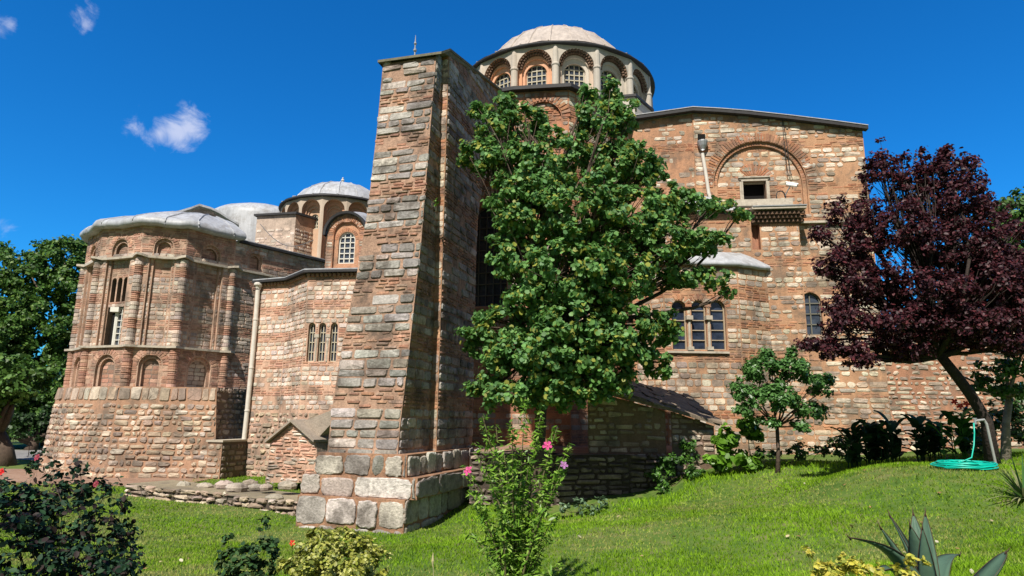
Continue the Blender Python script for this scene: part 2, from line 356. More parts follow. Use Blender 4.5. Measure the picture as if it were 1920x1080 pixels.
def mitre(pts, w):
    """outward offset vectors (xy) for an open polyline going left->right seen from outside"""
    out = []
    for i in range(len(pts)):
        ds = []
        if i > 0: d = np.array(pts[i][:2])-np.array(pts[i-1][:2]); ds.append(d/np.linalg.norm(d))
        if i < len(pts)-1: d = np.array(pts[i+1][:2])-np.array(pts[i][:2]); ds.append(d/np.linalg.norm(d))
        ns = [np.array([d[1], -d[0]]) for d in ds]; m = sum(ns); m /= np.linalg.norm(m); k = w/max(.4, float(m@ns[0])); out.append(np.array([m[0]*k, m[1]*k, 0]))
    return out
# ================================================================== THE CHURCH
CH = empty('church', (0, 24, .3), 'large old brick and stone church with two lead domes and a tall tapering buttress', 'church')
def NV(deg): a = math.radians(deg); return np.array([math.cos(a), -math.sin(a), 0]), np.array([math.sin(a), math.cos(a), 0])
# ---------------- buttress
T17, I17 = NV(17)
BR = at(745, 850, 14.9)
S = Wall(BR, I17)                                   # right side face, u inward, n = T17
TR = S.p(*S.uv(818, 106))
def onplane(px, py, O, n): r = ray(px, py); return CAM+r*(np.dot(O-CAM, n)/np.dot(r, n))
vd = TR-BR; vd = vd-T17*(vd@T17); vd /= np.linalg.norm(vd)
FR = Wall(BR, T17, vd)
fo = [FR.uv(*p) for p in ((612, 862), (745, 862), (750, 800), (768, 650), (790, 450), (806, 250), (818, 106), (718, 120), (707, 240), (690, 390), (668, 520), (640, 655), (622, 770))]
mb = MB().mat(M_GREY)
fyz = [(120, 'p'), (178, 'p'), (199, 'b'), (252, 's'), (282, 'b'), (338, 's'), (370, 'b'), (427, 's'), (457, 'b'), (521, 's'), (552, 'b'), (621, 's'), (654, 'b'), (727, 's'), (765, 'b'), (862, 's')]
fy = [(fyz[i][0], fyz[i+1][1]) for i in range(len(fyz)-1)]+[fyz[-1][0]]
fy[0] = (112, 's', .2); cs = courses_from(FR, 735, fy, hs=.215, hb=.088)
masonry(mb, FR, fo, [], cs, 'grey', edge=.045, wr=(.32, .8), gap=.035, depth=(.012, .045), rnd=.16, jit=.012, skip=.05, bskip=.2)
# side face, front strip part
so_ = [S.uv(*p) for p in ((743, 880), (805, 868), (827, 98), (818, 104), (806, 250), (790, 450), (768, 650), (750, 800))]
fs_ = [(c[0], c[1], c[2]) for c in cs]
zc = [(FR.p(0, a)[2]-BR[2], FR.p(0, b)[2]-BR[2], t) for a, b, t in cs]      # same courses in plumb height
zc = zc+[(zc[-1][0]-.5, zc[-1][0]-.25, 's'), (zc[-1][0]-.25, zc[-1][0], 's')]
SOFIX = 1
ub = S.uv(804, 845)[0]; so_[1] = (ub+.01, so_[1][1]); so_[2] = (ub+.01, so_[2][1]); zc += [(zc[0][1]+i*.22, zc[0][1]+(i+1)*.22, 'b' if i % 6 in (4, 5) else 's') for i in range(14)]
masonry(mb, S, so_, [], zc, 'grey', wr=(.2, .55), gap=.03, depth=(.01, .04), jit=.01, skip=.05, bskip=.15)
SP = .20
ub = S.uv(804, 845)[0]; ut = S.uv(827, 98)
S2 = S.off(SP)
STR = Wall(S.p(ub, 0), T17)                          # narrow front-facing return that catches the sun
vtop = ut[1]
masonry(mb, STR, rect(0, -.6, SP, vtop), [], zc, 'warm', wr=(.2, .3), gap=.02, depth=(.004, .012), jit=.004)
so2 = [(ub, -2.0), S2.uv(893, 900), S2.uv(893, 470), S2.uv(897, 400), S2.uv(905, 350), S2.uv(918, 310), S2.uv(936, 285), S2.uv(955, 275), S2.uv(955, 186), S2.uv(936, 172), (ub, vtop)]
so2[1] = (so2[2][0], -2.0)
masonry(mb, S2, so2, [], zc+[(-2.0+i*.3, -1.7+i*.3, 's') for i in range(4)], 'grey', wr=(.25, .7), gap=.035, depth=(.012, .04), jit=.012, skip=.06, bskip=.15)
# arch soffit, back, left face and core
Wd = 2.0
Lb = FR.p(fo[0][0], fo[0][1]); Lt = FR.p(fo[7][0], fo[7][1])
sof = so2[1:8]; vs = [S2.p(u, v) for u, v in sof]+[S2.p(u, v, -1.5) for u, v in sof]; n = len(sof)
mb.add(vs, [(i, i+1, n+i+1, n+i) for i in range(n-1)], PAL['grey']['m'])
LW = Wall(Lt, -I17)                                  # hidden left face, plumb on the top width
uend = so2[7][0]
ll = [(-0, -12), (0, 0), (-uend, S2.p(*so2[9])[2]-Lt[2]), (-uend, -3), (-so2[4][0], -5), (-so2[2][0], -12)]
plate(mb, LW, [(u, v) for u, v in ll], (), 0, PAL['grey']['m'])
le = [FR.p(u, v) for u, v in fo[7:]+[fo[0]]]; vs = le+[p+I17*1.6+T17*max(0, (Lt-p)@T17)*.0 for p in le]; k = len(le); mb.add(vs, [(i, i+1, k+i+1, k+i) for i in range(k-1)], PAL['grey']['m'])
BUT = mb.build('buttress', CH)
# coping
c = MB().mat(mat('mossy_coping', .8, (3, .25), (20, .2), .3, 20, col=(.14, .13, .085)))
A = FR.p(*FR.uv(718, 120)); B = FR.p(*FR.uv(818, 107)); B2 = S2.p(ub, vtop); E1 = S2.p(*S2.uv(936, 172)); E2 = S2.p(*S2.uv(955, 186))
up = np.array([0, 0, .07])
Lq = [A-T17*.1-I17*.12, B+T17*.2-I17*.12, B2+T17*.08-I17*.1, E1+T17*.1, E1-T17*1.7, A-T17*.1+I17*.8]
vs = [p+np.array([0, 0, .0]) for p in Lq]+[p+up for p in Lq]; k = len(Lq)
c.add(vs, [tuple(range(k-1, -1, -1)), tuple(range(k, 2*k))]+[(i, (i+1) % k, k+(i+1) % k, k+i) for i in range(k)])
c.build('coping', BUT)
c = MB().mat(M_METAL); P = at(778, 98, A[1]+.6); lathe(c, P, [(.03, -.5), (.02, 0), (.05, .04), (.05, .08), (.02, .12), (.018, .22), (.045, .27), (.02, .33), (.004, .55)], 10); c.build('finial', BUT)
# plinth : three projecting courses of large blocks
def plinth(zt, zb, pxL, pxR, Ylow, wr, pal='ledge'):
    Rr = at(pxR, zt[1], Ylow); w = Wall(Rr, T17); s = Wall(Rr, I17)
    vb = w.uv(pxR, zb)[1] if zb else -1.2; uL = w.uv(pxL, (zt[1]+(zb or 990))/2)[0]
    mb = MB().mat(M_GREY)
    masonry(mb, w, rect(uL, vb, 0, 0), [], [(vb, 0, 's')] if -vb < .75 else [(vb, vb*.5, 's'), (vb*.5, 0, 's')], pal, wr=wr, gap=.05, depth=(.015, .07), rnd=.26, jit=.032, skip=.0, edge=.05)
    masonry(mb, s, rect(0, vb, 5.2, 0), [], [(vb, 0, 's')] if -vb < .75 else [(vb, vb*.5, 's'), (vb*.5, 0, 's')], pal, wr=wr, gap=.05, depth=(.015, .07), rnd=.26, jit=.032, skip=.0, edge=.05)
    q = [w.p(uL, 0), w.p(0, 0), w.p(0, 0)+I17*5.2, w.p(uL, 0)+I17*2.0]
    mb.add(q+[p-np.array([0, 0, -vb]) for p in q], [(0, 1, 2, 3), (4, 0, 3, 7)], PAL['ledge']['m'])
    return mb.build('plinth_course', BUT)
plinth((0, 853), 897, 592, 764, 14.62, (.3, .75))
plinth((0, 897), 938, 564, 783, 14.5, (.45, 1.9))
plinth((0, 938), None, 556, 759, 14.42, (.35, .95))
# ---------------- left apse tower (polygonal)
TV = [(-18.05, 28.5)]+[tuple(at(px, 575, Y)[:2]) for px, Y in ((148, 26.2), (173, 24.9), (251, 24.2), (337, 24.6), (431, 26.2))]
e = np.array(TV[5]); TV.append(tuple(e+np.array([.60, .80])*4.6))
z1 = at(240, 725, 24.3)[2]; z2 = at(240, 648, 24.2)[2]; z3 = at(290, 483, 24.3)[2]; z4 = z3+1.3
cen = np.array([-14.4, 27.5])
tw = MB().mat(M_STONE)
tc = courses_band(z1, z4, z2+.02, 4, .155, 5, .078)
tc_low = [(a, b, 'b' if (t == 'b' or (i % 7 in (0, 1, 2))) else 's') for i, (a, b, t) in enumerate(courses_band(z1, z2, z1, 3, .14, 4, .08))]
def fac(i): return wall_pts((*TV[i], 0), (*TV[i+1], 0))
TW = {}
win_specs = []
for i in range(6):
    w = fac(i); L = math.hypot(TV[i+1][0]-TV[i][0], TV[i+1][1]-TV[i][1])
    ca = L/2 if i != 5 else .95
    # lower storey : arched niches
    holes = []; nw = min(.95, L*.5)
    n1 = arch(ca, z1, nw, min(1.2, z2-z1-.28)); holes = [n1] if i < 5 else []
    masonry(tw, w, rect(0, z1, L, z2), holes, [c for c in tc_low], 'tower', gap=.02, depth=(.006, .02), skip=.05)
    if i < 5:
        reveal(tw, w, n1, 0, -.1, PAL['tower']['m'])
        w2 = w.off(-.1); n2 = arch(ca, z1, nw-.22, min(1.2, z2-z1-.28)-.14)
        plate(tw, w2, n1, [n2], 0, PAL['tower']['m']); reveal(tw, w2, n2, 0, -.12, PAL['tower']['m'])
        masonry(tw, w2.off(-.12), n2, [], [(z1+k*.16, z1+(k+1)*.16, 's' if i == 4 else 'b') for k in range(8)], 'tower', gap=.02, depth=(.004, .012), mort=(.23, .17, .135))
        voussoirs(tw, w, ca, z1+min(1.2, z2-z1-.28)-nw/2, nw/2+.02, nw/2+.27, 15, depth=.02, pal='tower')
        voussoirs(tw, w2, ca, z1+min(1.2, z2-z1-.28)-nw/2, (nw-.22)/2+.01, nw/2-.01, 11, depth=.012, pal='tower')
    # upper storey : stepped panels
    pw = L*.56 if i < 5 else 0
    if i < 5:
        pa = rect(ca-pw/2, z2, ca+pw/2, z3); masonry(tw, w, rect(0, z2, L, z3), [pa], tc, 'tower', gap=.02, depth=(.006, .02), wr=(.16, .3))
        reveal(tw, w, pa, 0, -.09, PAL['tower']['m']); wi = w.off(-.09); pb = rect(ca-pw/2+.13, z2, ca+pw/2-.13, z3)
        masonry(tw, wi, pa, [pb], tc, 'tower', gap=.02, depth=(.005, .015), wr=(.14, .2)); reveal(tw, wi, pb, 0, -.09, PAL['tower']['m']); wj = wi.off(-.09)
        if i == 2:
            zs = z2; hs_ = []
            W0 = pw-.30
            main = rect(ca-W0/2, z2+.02, ca+W0/2, z2+1.55); three = [arch(ca+k*W0/3, z2+1.72, W0/3-.07, .95) for k in (-1, 0, 1)]
            masonry(tw, wj, pb, [main]+three, tc, 'tower', gap=.02, depth=(.005, .015), wr=(.15, .25))
            for h in [main]+three: reveal(tw, wj, h, 0, -.22, (.25, .17, .12))
            plate(tw.mat(M_VOID), wj, rect(ca-W0/2-.1, z2, ca+W0/2+.1, z2+2.75), (), -.225); tw.mat(M_STONE)
            win_specs.append((wj, rect(ca-.03, z2+.02, ca+W0/2, z2+1.5), ca, W0))
        else: masonry(tw, wj, pb, [], tc, 'tower', gap=.02, depth=(.005, .018), wr=(.18, .34))
    else: masonry(tw, w, rect(0, z1-3.2, L, z4-.15), [arch(.95, z3+.18, .62, .72)], courses_band(z1-3.2, z4-.15, z2+.02, 4, .155, 5, .078), 'tower', gap=.02, depth=(.006, .022))
    # frieze of blind arches under the roof
    fw = min(.8, L*.42); fh = .62; fr = arch(ca, z3+.12, fw, fh+.05)
    if i < 5: masonry(tw, w, rect(0, z3, L, z4), [fr], [(z3+.02, z3+.2, 's')]+[(z3+.2+k*.085, z3+.285+k*.085, 'b') for k in range(12)], 'tower', gap=.02, depth=(.006, .02))
    if i == 5: fr = arch(.95, z3+.18, .62, .72); fw = .62; fh = .73
    reveal(tw, w, fr, 0, -.09, PAL['tower']['m']); w2 = w.off(-.09); fr2 = arch(ca, z3+.12, fw-.2, fh-.08)
    plate(tw, w2, fr, [fr2], 0, PAL['tower']['m']); reveal(tw, w2, fr2, 0, -.12, (.25, .15, .1))
    masonry(tw, w2.off(-.12), fr2, [], [(z3+.12, z3+.26, 's')]+[(z3+.26+k*.08, z3+.34+k*.08, 'b') for k in range(6)], 'tower', depth=(.004, .01), gap=.02)
    voussoirs(tw, w, ca, z3+.12+fh+.05-fw/2, fw/2+.02, fw/2+.22, 13, depth=.02, pal='tower')
    voussoirs(tw, w2, ca, z3+.12+fh+.05-fw/2, fw/2-.09, fw/2-.01, 11, depth=.01, pal='tower')
TOW = tw.build('tower_apse', CH)
for (wj, poly, ca, W0) in win_specs:
    window(TOW, wj, poly, .12, 2, 6, M_FRAMEW, .03, .05)
    mb = MB().mat(M_FRAMEW); q = wj.p(ca-.06, z2+.02, -.1); tube(mb, [q, q+np.array([0, 0, 1.35])], .07, 8); obox(mb, wj.p(ca-.06, z2+1.42, -.06), .16, .16, .09, 0); mb.build('mullion_column', TOW)
# columns at the corners
for i in range(1, 6):
    cb = MB().mat(M_STONE); cx, cy = TV[i]; o = np.array([cx, cy])-cen; o /= np.linalg.norm(o); cx -= o[0]*.02; cy -= o[1]*.02
    for (a, b, t) in [c for c in tc if c[0] > z2-.05 and c[1] < z3+.05]:
        c = vary(random.choice(PAL['tower'][t]), .14); r = .155+random.uniform(-.012, .012)
        lathe(cb, (cx, cy, 0), [(r-.02, a+.005), (r, a+.02), (r, b-.02), (r-.02, b-.005)], 14, col=c)
    for (a, b, t) in tc_low:
        if a > z1-.02 and b < z2+.02:
            c = vary(random.choice(PAL['tower'][t]), .14); r = .17+random.uniform(-.012, .012)
            lathe(cb, (cx, cy, 0), [(r-.02, a+.005), (r, a+.02), (r, b-.02), (r-.02, b-.005)], 14, col=c)
    cb.smooth = False; cb.build('corner_column', TOW)
# string courses that swell round each column
def string(z, out, th, name, colr=(.3, .24, .2), tvs=None, amp=.0):
    pts = []; offs = []
    for i in range(1, 6):
        c = np.array(TV[i]); o = c-cen; o /= np.linalg.norm(o); a = np.array(TV[i-1]); b = np.array(TV[i+1]); da = (a-c)/np.linalg.norm(a-c); db = (b-c)/np.linalg.norm(b-c)
        for q, k in ((c+da*.32, .0), (c+da*.14, .13), (c, .19), (c+db*.14, .13), (c+db*.32, 0)):
            pts.append((q[0], q[1], z+k*amp)); offs.append(np.array([o[0], o[1], 0])*(out+k))
        if i < 5: m = (c+b)/2; nn = m-cen; nn /= np.linalg.norm(nn); pts.append((m[0], m[1], z-amp*.03)); offs.append(np.array([nn[0], nn[1], 0])*out)
    o = offs[0]; pts = [(TV[0][0], TV[0][1], z)]+pts; offs = [o]+offs
    if amp: ee = TV[6]; d = (np.array(ee)-np.array(TV[5])); d /= np.linalg.norm(d); q = np.array(TV[5])+d*1.8; pts.append((q[0], q[1], z)); offs.append(np.array([d[1], -d[0], 0])*out)
    mb = MB().mat(M_MARB); slab_line(mb, pts, offs, th, .1); mb.build(name, TOW)
string(z3-.02, .1, .085, 'string_course', amp=.35); string(z2-.05, .1, .08, 'string_course')
# battered rubble base
bz = -.3
def offv(i, d): c = np.array(TV[i]); o = c-cen; o /= np.linalg.norm(o); return c+o*d
bs = MB().mat(M_STONE)
P5 = at(399, 800, 24.15)[:2]
sc_ = lambda i, k: cen+(np.array(TV[i])-cen)*k
topv = [sc_(i, 1.09) for i in range(4)]+[np.array(P5)]
botv = [sc_(i, 1.19) for i in range(4)]; botv.append(botv[3]+(P5-topv[3])*1.12)
rc = [(k*.2, (k+1)*.2, 'r') for k in range(0, 24)]
for i in range(4):
    a0 = np.array([*topv[i], z1]); a1 = np.array([*topv[i+1], z1]); b0 = np.array([*botv[i], bz]); b1 = np.array([*botv[i+1], bz])
    u = a1-a0; u /= np.linalg.norm(u); nn = np.cross(u, (0, 0, 1)); mid = ((b0+b1)-(a0+a1))/2; d = mid-u*(mid@u); v = -d/np.linalg.norm(d)
    w = Wall(b0, u, v); H = np.linalg.norm(d); ol = []
    for q in (b0, b1, a1, a0): ol.append((float((q-w.O)@w.u), float((q-w.O)@w.v)))
    ol[2] = (ol[2][0], H); ol[3] = (ol[3][0], H)
    masonry(bs, w, ol, [], [c for c in rc if c[1] < H-.5]+[(H-.5, H-.02, 's')], 'rubble', wr=(.22, .55), gap=.03, depth=(.015, .05), jit=.018, skip=.03, rnd=.12)
# ledge top, right return with its shade painted in by the dark palette and small step block
mb = bs
rt = Wall((P5[0], P5[1], 0), I17)
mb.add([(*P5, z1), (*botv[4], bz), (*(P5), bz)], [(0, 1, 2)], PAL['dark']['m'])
mb.add([(*p, z1) for p in topv]+[(*(P5+I17[:2]*2.3), z1), (*(cen), z1)], [(0, 1, 2, 3, 4, 5, 6)], (.4, .34, .3))
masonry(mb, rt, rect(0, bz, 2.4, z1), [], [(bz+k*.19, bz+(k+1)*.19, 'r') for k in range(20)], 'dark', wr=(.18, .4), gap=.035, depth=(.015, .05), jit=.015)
BSE = bs.build('rubble_base', TOW)
zb = at(430, 829, 23.8)[2]; q0 = at(388, 850, 23.85); ww = Wall((q0[0], q0[1], 0), T17); mb = MB().mat(M_STONE)
masonry(mb, ww, rect(0, bz, .62, zb), [], [(bz+k*.2, bz+(k+1)*.2, 'r') for k in range(9)], 'rubble', gap=.04, depth=(.015, .04))
w3 = Wall(ww.p(.62, 0), I17); masonry(mb, w3, rect(0, bz, 1.9, zb), [], [(bz+k*.2, bz+(k+1)*.2, 'r') for k in range(9)], 'dark', gap=.04, depth=(.015, .04))  # side of the step, its shade put into the darker stone colours
qq = [ww.p(-.05, zb, .05), ww.p(.67, zb, .05), ww.p(.67, zb)+I17*1.9, ww.p(-.05, zb)+I17*1.9]; mb.mat(M_MARB); box8(mb, qq+[p+np.array([0, 0, .07]) for p in qq]); mb.build('step_block', TOW)
# lead roof of the tower : lumpy rolled rim rising to the arched gable
rf = MB().mat(M_LEAD); rf.smooth = True
path = []
cl = [np.array(TV[0])]+[np.array(TV[i]) for i in range(1, 6)]
for i in range(5):
    for k in range(6): path.append(cl[i]+(cl[i+1]-cl[i])*k/6)
path.append(cl[5]+np.array([.1, .13])); RAP = np.array(at(385, 415, 26.8)); prof = [(-.05, .0), (.24, -.02), (.33, .06), (.33, .17), (.27, .28), (.12, .38)]
vs = []; M = len(path); rows = len(prof)+5
for i, p in enumerate(path):
    o = p-cen; o /= np.linalg.norm(o); wob = .035*math.sin(i*1.1)+random.uniform(-.02, .02); cr = (.035 if i % 4 == 0 else 0)
    for (r, h) in prof: vs.append((p[0]+o[0]*(r+cr*.5), p[1]+o[1]*(r+cr*.5), z4-.08+h+wob+cr*.5))
    s0 = np.array([p[0]+o[0]*.15, p[1]+o[1]*.15, z4+.31+wob+cr*.4]); lift = min(1, max(0, (i-2)/14))
    ap = np.array([p[0]*.25+RAP[0]*.75, p[1]*.25+RAP[1]*.75+.4, z4+.4+(RAP[2]-z4-.15)*lift])
    for k in range(1, 6): f = k/5; q = s0+(ap-s0)*f; q[2] += .10*math.sin(f*math.pi)+random.uniform(-.015, .015)+cr*.3*(1-f); vs.append(q)
rf.add(vs, [(i*rows+k, (i+1)*rows+k, (i+1)*rows+k+1, i*rows+k+1) for i in range(M-1) for k in range(rows-1)])
LRF = rf.build('lead_roof', TOW); sm = MB().mat(M_LEAD)
for i in range(1, M, 4): tube(sm, [np.array(q)+[0, 0, .012] for q in vs[i*rows+1:(i+1)*rows]], .03, 5)
sm.build('roof_seam', LRF)
# small arched gable wall behind with its own lead edge
g = Wall(at(320, 405, 27.2), (math.cos(math.radians(5)), math.sin(math.radians(25)), 0))
gp = [g.uv(*p) for p in ((300, 440), (440, 440), (440, 424), (428, 416), (412, 405), (395, 396), (376, 391), (358, 396), (338, 402), (318, 405))]
mb = MB().mat(M_STONE); masonry(mb, g, gp, [], courses_band(-2, 3, 0, 1, .14, 0, .1), 'pale', depth=(.005, .015), skip=.5, mort=(.46, .36, .29)); mb.build('gable_wall', TOW)
mb = MB().mat(M_LEAD); top = [g.p(*g.uv(*p)) for p in ((312, 405), (338, 400), (358, 394), (374, 388), (395, 394), (412, 402), (430, 414), (448, 424))]
slab_line(mb, top, g.n*.18, .09, 2.2); mb.build('gable_coping', TOW)
# roof behind: eave of the receding wall, lead vault, square block
FW5 = fac(5); ev = [FW5.p(.2, z4-.15), FW5.p(4.6, z4-.15)]
mb = MB().mat(M_DARK); slab_line(mb, ev, FW5.n*.16, .1, .1); mb.mat(M_LEAD); slab_line(mb, [p+np.array([0, 0, .1]) for p in ev], FW5.n*.1, .05, 2.5); mb.build('eave', TOW)
dm = MB().mat(M_LEAD); dm.smooth = True; pc = at(486, 400, 35.); R_ = 3.0
prof = [(R_*math.cos(a)*1.0, 1.05*math.sin(a)) for a in np.linspace(0, math.pi/2, 8)]; prof[-1] = (.01, 1.05)
cz = at(486, 388, 35)[2]-1.0; lathe(dm, (pc[0], pc[1]+.6, cz), [(R_, -3)]+prof, 32, jit=.015); dm.build('vault_roof', CH)
bw = wall_pts(at(480, 430, 30.2), at(553, 430, 29.8)); zT = at(520, 404, 30)[2]; Lb_ = np.linalg.norm(at(553, 430, 29.8)[:2]-at(480, 430, 30.2)[:2]); zB = zT-3.2
mb = MB().mat(M_STONE); masonry(mb, bw, rect(0, zB, Lb_, zT), [], [(zB+k*.17, zB+k*.17+.17, 'r') for k in range(15)], 'pale', depth=(.005, .02), skip=.4, gap=.04, mort=(.45, .35, .28))
c1 = bw.p(Lb_, 0); bw2 = wall_pts(c1, c1+np.array([1.7, 2.2, 0])); masonry(mb, bw2, rect(0, zB, 3., zT), [], [(zB+k*.17, zB+k*.17+.17, 'r') for k in range(15)], 'rubble', depth=(.01, .03), gap=.03); BL_ = mb.build('roof_block', CH)
mb = MB().mat(M_DARK); slab_line(mb, [bw.p(-.1, zT), bw.p(Lb_, zT), bw2.p(3., zT)], mitre([bw.p(-.1, zT), bw.p(Lb_, zT), bw2.p(3., zT)], .12), .1, 1.4); mb.build('eave', BL_)
# ---------------- low apse between tower and buttress (body two)
b_c = at(572, 600, 23.); b_b = at(537, 600, 24.4); b_a = at(474, 600, 25.0); b_d = at(735, 600, 22.6)
zE = at(600, 512, 23.)[2]
bt = MB().mat(M_STONE); LIM = [b_a, b_b, b_c, b_d]; bc2 = courses_band(-.4, zE, at(600, 563, 23)[2], 4, .165, 4, .085)
def dist(a, b): return math.hypot(a[0]-b[0], a[1]-b[1])
BW = [wall_pts(LIM[i], LIM[i+1]) for i in range(3)]
lights = []
for i in range(3):
    w = BW[i]; L = dist(LIM[i], LIM[i+1]); holes = []
    if i == 2:
        for cx_, py in ((583, 0), (603, 0), (625, 0)):
            ua, vb = w.uv(cx_-9, 678); ub_, vt = w.uv(cx_+9, 605); holes.append(arch((ua+ub_)/2, vb, ub_-ua, vt-vb)); lights.append((w, holes[-1]))
    zmid = 2.6; up_c = [c for c in bc2 if c[0] > zmid]; lo_c = [(-.4+k*.19, -.4+(k+1)*.19, 'r') for k in range(16) if -.4+(k+1)*.19 <= zmid+.05]
    masonry(bt, w, rect(0, zmid, L, zE), holes, up_c, 'pale', gap=.024, depth=(.008, .025), wr=(.2, .36))
    masonry(bt, w, rect(0, -.4, L, zmid), [], lo_c, 'rubble', gap=.04, depth=(.012, .05), jit=.018, mort=(.42, .27, .2), wr=(.22, .5))
    for h in holes: reveal(bt, w, h, 0, -.2, (.4, .24, .16))
    if holes: plate(bt.mat(M_VOID), w, rect(holes[0][0][0]-.1, holes[0][0][1]-.1, holes[2][1][0]+.1, holes[0][0][1]+2), (), -.26); bt.mat(M_STONE)
APB = bt.build('window_apse', CH)
for (w, h) in lights: window(APB, w, h, .15, 2, 4, M_FRAME, .025, .035)
mb = MB().mat(M_MARB)
for a, b in ((0, 1), (1, 2)):
    w = lights[0][0]; ua = (lights[a][1][1][0]+lights[b][1][0][0])/2; vb = lights[a][1][0][1]; q = w.p(ua, vb, -.02); tube(mb, [q, q+np.array([0, 0, .85])], .045, 8); obox(mb, w.p(ua, vb+.9, -.03), .08, .06, .06)
mb.build('window_column', APB)
ep = [tuple(p[:2])+(zE-.02,) for p in LIM]; mo = mitre(ep, .22); mb = MB().mat(M_DARK); slab_line(mb, ep, mo, .09, .1); mb.mat(M_LEAD)
slab_line(mb, [(p[0], p[1], p[2]+.09) for p in ep], [o*.85 for o in mo], .05, 1.5)
mb.mat(mat('dentil_brick', .9, (4, .2), (30, .2), .4, col=(.30, .17, .1)))
for i in range(3):
    L = dist(LIM[i], LIM[i+1]); k = 0.06
    while k < L: q = BW[i].p(k, zE-.10, .05); obox(mb, q, .045, .06, .045, math.atan2(BW[i].u[1], BW[i].u[0])); k += .16
mb.build('cornice', APB)
# patches of ruined wall: small gabled stub at the foot of the buttress
st = wall_pts(at(500, 880, 20.4), at(592, 880, 19.8)); mb = MB().mat(M_STONE); so3 = [st.uv(*p) for p in ((497, 905), (602, 905), (592, 828), (551, 792), (507, 829))]
masonry(mb, st, so3, [], [(0+k*.1, (k+1)*.1, 'r') for k in range(-10, 30)], 'pale', wr=(.2, .5), gap=.03, depth=(.01, .035), jit=.015, bskip=.1, mixin=.6)
sw = Wall(st.p(so3[1][0], 0), I17); mb.add([st.p(*so3[1]), st.p(*so3[2]), st.p(*so3[2])+I17*3, st.p(*so3[1])+I17*3, st.p(*so3[3]), st.p(*so3[3])+I17*3, st.p(*so3[4]), st.p(*so3[4])+I17*3, st.p(*so3[0]), st.p(*so3[0])+I17*3], [(0, 3, 2, 1), (1, 2, 5, 4), (4, 5, 7, 6), (6, 7, 9, 8)], (.36, .28, .22))
mb.mat(mat('stone_slab', .9, (3, .2), (20, .2), .5, col=(.30, .25, .2))); r1 = [st.p(*st.uv(*p)) for p in ((503, 830), (551, 791), (594, 829))]
slab_line(mb, r1, st.n*.16, .07, 3.); STB = mb.build('gabled_stub', CH)
mb = MB().mat(MATS['stone_slab']); r2 = [st.p(*st.uv(*p))+I17*.3 for p in ((553, 792), (585, 822), (622, 782), (628, 762))]
vs = r2+[p+I17*.5 for p in r2]; mb.add(vs, [(0, 1, 2, 3), (4, 7, 6, 5), (0, 4, 5, 1), (1, 5, 6, 2)]); mb.build('fallen_slab', CH)
# ---------------- arched window bay and small dome above it
bp = wall_pts(at(607, 460, 24.6), at(705, 460, 24.3)); cu, _ = bp.uv(648, 460); zr = bp.uv(648, 403)[1]; u0 = bp.uv(612, 460)[0]; rr = cu-u0; vb = bp.uv(648, 515)[1]
ol = arch(cu, vb, rr*2, zr-vb, 16); wn = arch(cu, bp.uv(648, 493)[1], rr*.86, bp.uv(648, 433)[1]-bp.uv(648, 493)[1], 12)
mid = arch(cu, vb+.2, rr*1.3, (zr-vb)-.2-rr*.32, 14)
mb = MB().mat(M_STONE); masonry(mb, bp, ol, [mid], [(vb+k*.11, vb+(k+1)*.11, 's' if k % 7 in (3, 4) else 'b') for k in range(26)], 'pale', depth=(.005, .015), mort=(.44, .22, .13))
reveal(mb, bp, mid, 0, -.1, (.5, .27, .17)); m2_ = bp.off(-.1); masonry(mb, m2_, mid, [wn], [], 'pale', mort=(.47, .25, .15)); reveal(mb, m2_, wn, 0, -.15, (.5, .3, .2))
voussoirs(mb, bp, cu, zr-rr, rr*.66, rr*.96, 26, depth=.02, pal='warm'); voussoirs(mb, m2_, cu, wn[1][1]+0+(bp.uv(648, 433)[1]-bp.uv(648, 493)[1])-rr*.43, rr*.45, rr*.62, 16, depth=.01, pal='warm')
lf = bp.p(u0, 0); lw = wall_pts(lf+np.array([-.1, 1.6, 0]), lf); masonry(mb, lw, rect(0, vb, 1.6, zr-rr), [], [(vb+k*.16, vb+(k+1)*.16, 's' if k % 4 < 2 else 'b') for k in range(12)], 'pale')
BAY = mb.build('window_bay', CH)
window(BAY, m2_, wn, .12, 3, 6, M_FRAMEW, .035, .05)
mb = MB().mat(M_DARK); arc = [bp.p(cu-(rr+.02)*math.cos(a), zr-rr+(rr+.02)*math.sin(a)) for a in np.linspace(-.05, math.pi, 20)]
vs = []
for k, q in enumerate(arc):
    a = np.linspace(-.05, math.pi, 20)[k]; r_ = bp.u*(-math.cos(a))+np.array([0, 0, math.sin(a)]); vs += [q+bp.n*.16, q-bp.n*.1, q-bp.n*.1+r_*.09, q+bp.n*.18+r_*.09]
mb.add(vs, [(i*4+k, i*4+(k+1) % 4, i*4+4+(k+1) % 4, i*4+4+k) for i in range(19) for k in range(4)]); mb.build('arched_eave', BAY)
mb = MB().mat(M_LEAD); mb.smooth = True; vs = []; nn = 14
back = bp.n*-1
for j in range(7):
    f = j/6
    for k in range(nn+1):
        a = math.pi*k/nn; r_ = (rr+.1)*(1-.12*f*f); q = bp.p(cu-r_*math.cos(a), zr-rr+r_*math.sin(a)*(1+.35*math.sin(f*math.pi*.6))); vs.append(q+back*(f*2.4)+np.array([0, 0, f*.35]))
mb.add(vs, [(j*(nn+1)+k, j*(nn+1)+k+1, (j+1)*(nn+1)+k+1, (j+1)*(nn+1)+k) for j in range(6) for k in range(nn)]); mb.build('bay_vault', BAY)
